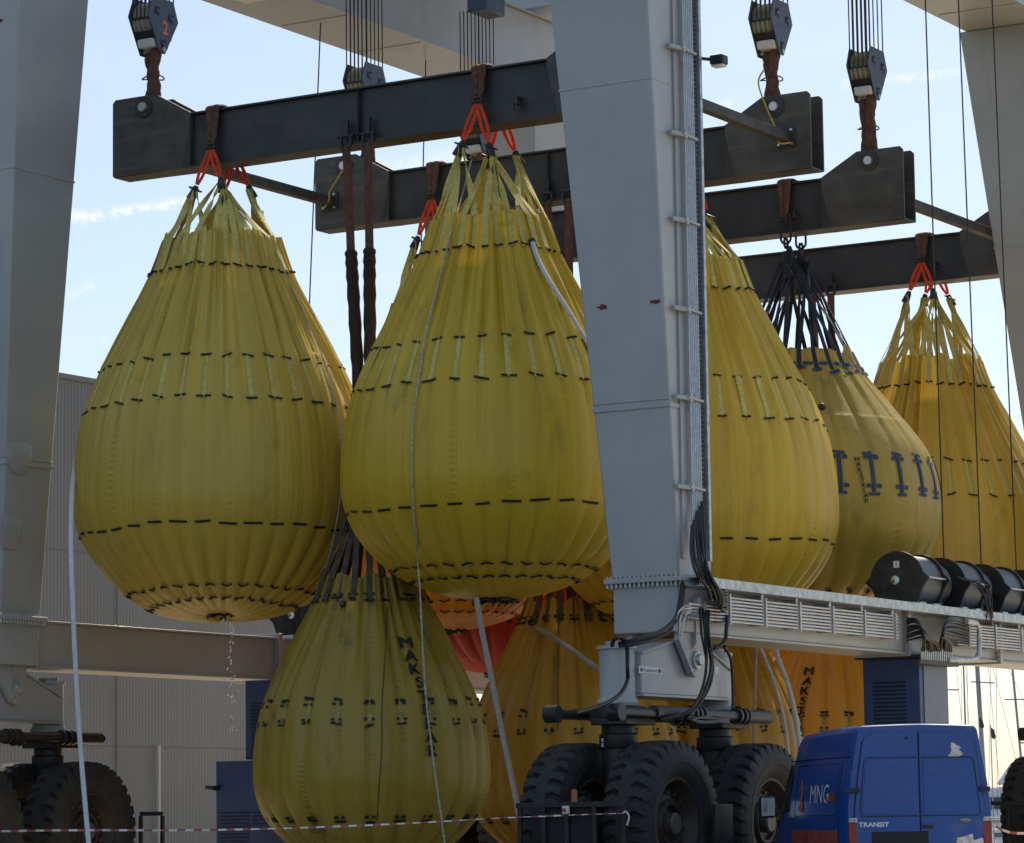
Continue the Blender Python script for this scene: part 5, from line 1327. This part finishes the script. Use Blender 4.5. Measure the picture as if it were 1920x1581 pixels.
# motor yacht with an antenna mast
q = py(1896, 1460, 150)
my = thing('motor_yacht', 'white motor yacht with a cross-armed antenna mast behind the right tyre', 'motor yacht', (q[0], 150, -1.4), rot=1.2, lift=False)
mb = MB(); P = []
for s in np.linspace(0, 1, 10):
    hw = 2.6 * (1 - max(0, s - .45) ** 1.7 * 2.4); hw = max(.1, hw); yy = (s - .5) * 18; sh = 2.1 + 1.0 * s ** 2
    P.append([(-hw, yy, sh), (-hw * .9, yy, .5), (0, yy, -.3), (hw * .9, yy, .5), (hw, yy, sh)])
P = np.array(P); mb.grid(P); mb.add(P[:, [0, 4]].reshape(-1, 3), [(2 * i, 2 * i + 1, 2 * i + 3, 2 * i + 2) for i in range(9)]); mb.build('hull', HULL, my, smooth=50)
MB().hexa([(-2.0, -6, 2.2), (2.0, -6, 2.2), (1.5, 4.5, 2.5), (-1.5, 4.5, 2.5), (-1.8, -5.5, 4.0), (1.8, -5.5, 4.0), (1.2, 2.2, 3.9), (-1.2, 2.2, 3.9)]).build('cabin', HULL, my, bevel=.15)
mb = MB()
for s in (-1, 1): mb.hexa([(s * 1.95 - .03, -5.2, 2.9), (s * 1.95 + .03, -5.2, 2.9), (s * 1.6 + .03, 2.4, 2.95), (s * 1.6 - .03, 2.4, 2.95), (s * 1.9 - .03, -5.2, 3.5), (s * 1.9 + .03, -5.2, 3.5), (s * 1.5 + .03, 1.8, 3.45), (s * 1.5 - .03, 1.8, 3.45)])
mb.build('window', CABW, my)
MB().hexa([(-1.3, -4.5, 4.02), (1.3, -4.5, 4.02), (1.0, .5, 4.02), (-1.0, .5, 4.02), (-1.3, -4.6, 5.2), (1.3, -4.6, 5.2), (1.0, -.2, 5.0), (-1.0, -.2, 5.0)]).build('flybridge', HULL, my, bevel=.1)
mb = MB(); xm = 0; mb.tube([(0, -2, 5.0), (0, -2, 8.2)], .07, 8)
for z, hw in ((5.9, 1.6), (6.6, .75), (7.2, .75), (7.8, .3)):
    d = (cos(-1.2), sin(-1.2)); mb.tube([(-hw * d[0], -2 - hw * d[1], z), (hw * d[0], -2 + hw * d[1], z)], .04, 6)
    if hw == .75:
        for s in (-1, 1): mb.lathe((s * hw * d[0], -2 + s * hw * d[1], z), 'z', [(0, -.06), (.08, -.06), (.08, .16), (0, .16)], 8)
mb.lathe((0, -2, 8.15), 'z', [(0, 0), (.1, 0), (.08, .25), (0, .3)], 8)
mb.build('antenna_mast', MASTM, my)
# furled flags on slim poles by the quay
for (x, y0, y1, lab) in ((1838, 1345, 1366, 'small dark furled flag above the van roof, left of two'), (1860, 1365, 1386, 'small dark furled flag beside the leaning mast, right of two')):
    q = py(x, y1 + 60, 110); t = thing('flagpole', lab, 'flagpole', (q[0], 110, 0), 'furled flags', 0, lift=False)
    zt_ = float(py(x, y0, 110)[2]); zb_ = float(py(x, y1, 110)[2])
    MB().tube([(0, 0, 0), (0, 0, zt_ + .1)], .02, 6).build('pole', MASTM, t)
    MB().tube([(.03, 0, zt_), (.06, 0, (zt_ + zb_) / 2 + .1), (.10, 0, zb_ + .05), (.10, 0, zb_)], [.01, .06, .075, .02], 8).build('flag', BOOT, t)
# things glimpsed under the far beam
q = py(884, 1300, 95)
gx0 = thing('parked_lorry', 'white lorry glimpsed in the small gap between two low bags', 'lorry', (q[0], 95, 0), rot=1.3, lift=False)
MB().box(-1.25, 1.25, -4, 3, 1.0, 3.9).build('box_body', HULL, gx0, bevel=.05)
cb = MB().hexa([(-1.2, 3.2, .7), (1.2, 3.2, .7), (1.2, 5.2, .7), (-1.2, 5.2, .7), (-1.2, 3.2, 3.3), (1.2, 3.2, 3.3), (1.15, 4.7, 3.2), (-1.15, 4.7, 3.2)]).build('cab', HULL, gx0, bevel=.08)
MB().box(-1.23, 1.23, 3.5, 4.5, 1.9, 2.8).build('window', CABW, cb)
for yy in (-2.6, -1.4, 4.2):
    for s in (-1, 1): MB().lathe((s * 1.05, yy, .52), 'x', [(.0, -.15), (.5, -.15), (.52, -.1), (.52, .1), (.5, .15), (0, .15)], 24).build('wheel', RUB, gx0)
MB().box(-1.0, 1.0, -4, 5, .6, .99).build('chassis', MBLK, gx0)
bpy.data.objects.update() if hasattr(bpy.data.objects, 'update') else None
# inlet plugs on the bags
for key, x, y, r in (('D', 1541, 763, .055), ('F', 643, 1133, .05)):
    root, S, base = bag[key]; q = on_bag(key, x, y, .03) - np.array(root.location)
    p = np.array([q @ UV_, q @ WV_, q[2]]); n_ = np.array([p[0], p[1], .3 * np.hypot(p[0], p[1])]); n_ /= np.linalg.norm(n_)
    MB().tube([p - n_ * .12, p + n_ * .02, p + n_ * .05], [r * 1.25, r * 1.2, r * .8], 16).build('inlet_plug', MBLK, root)
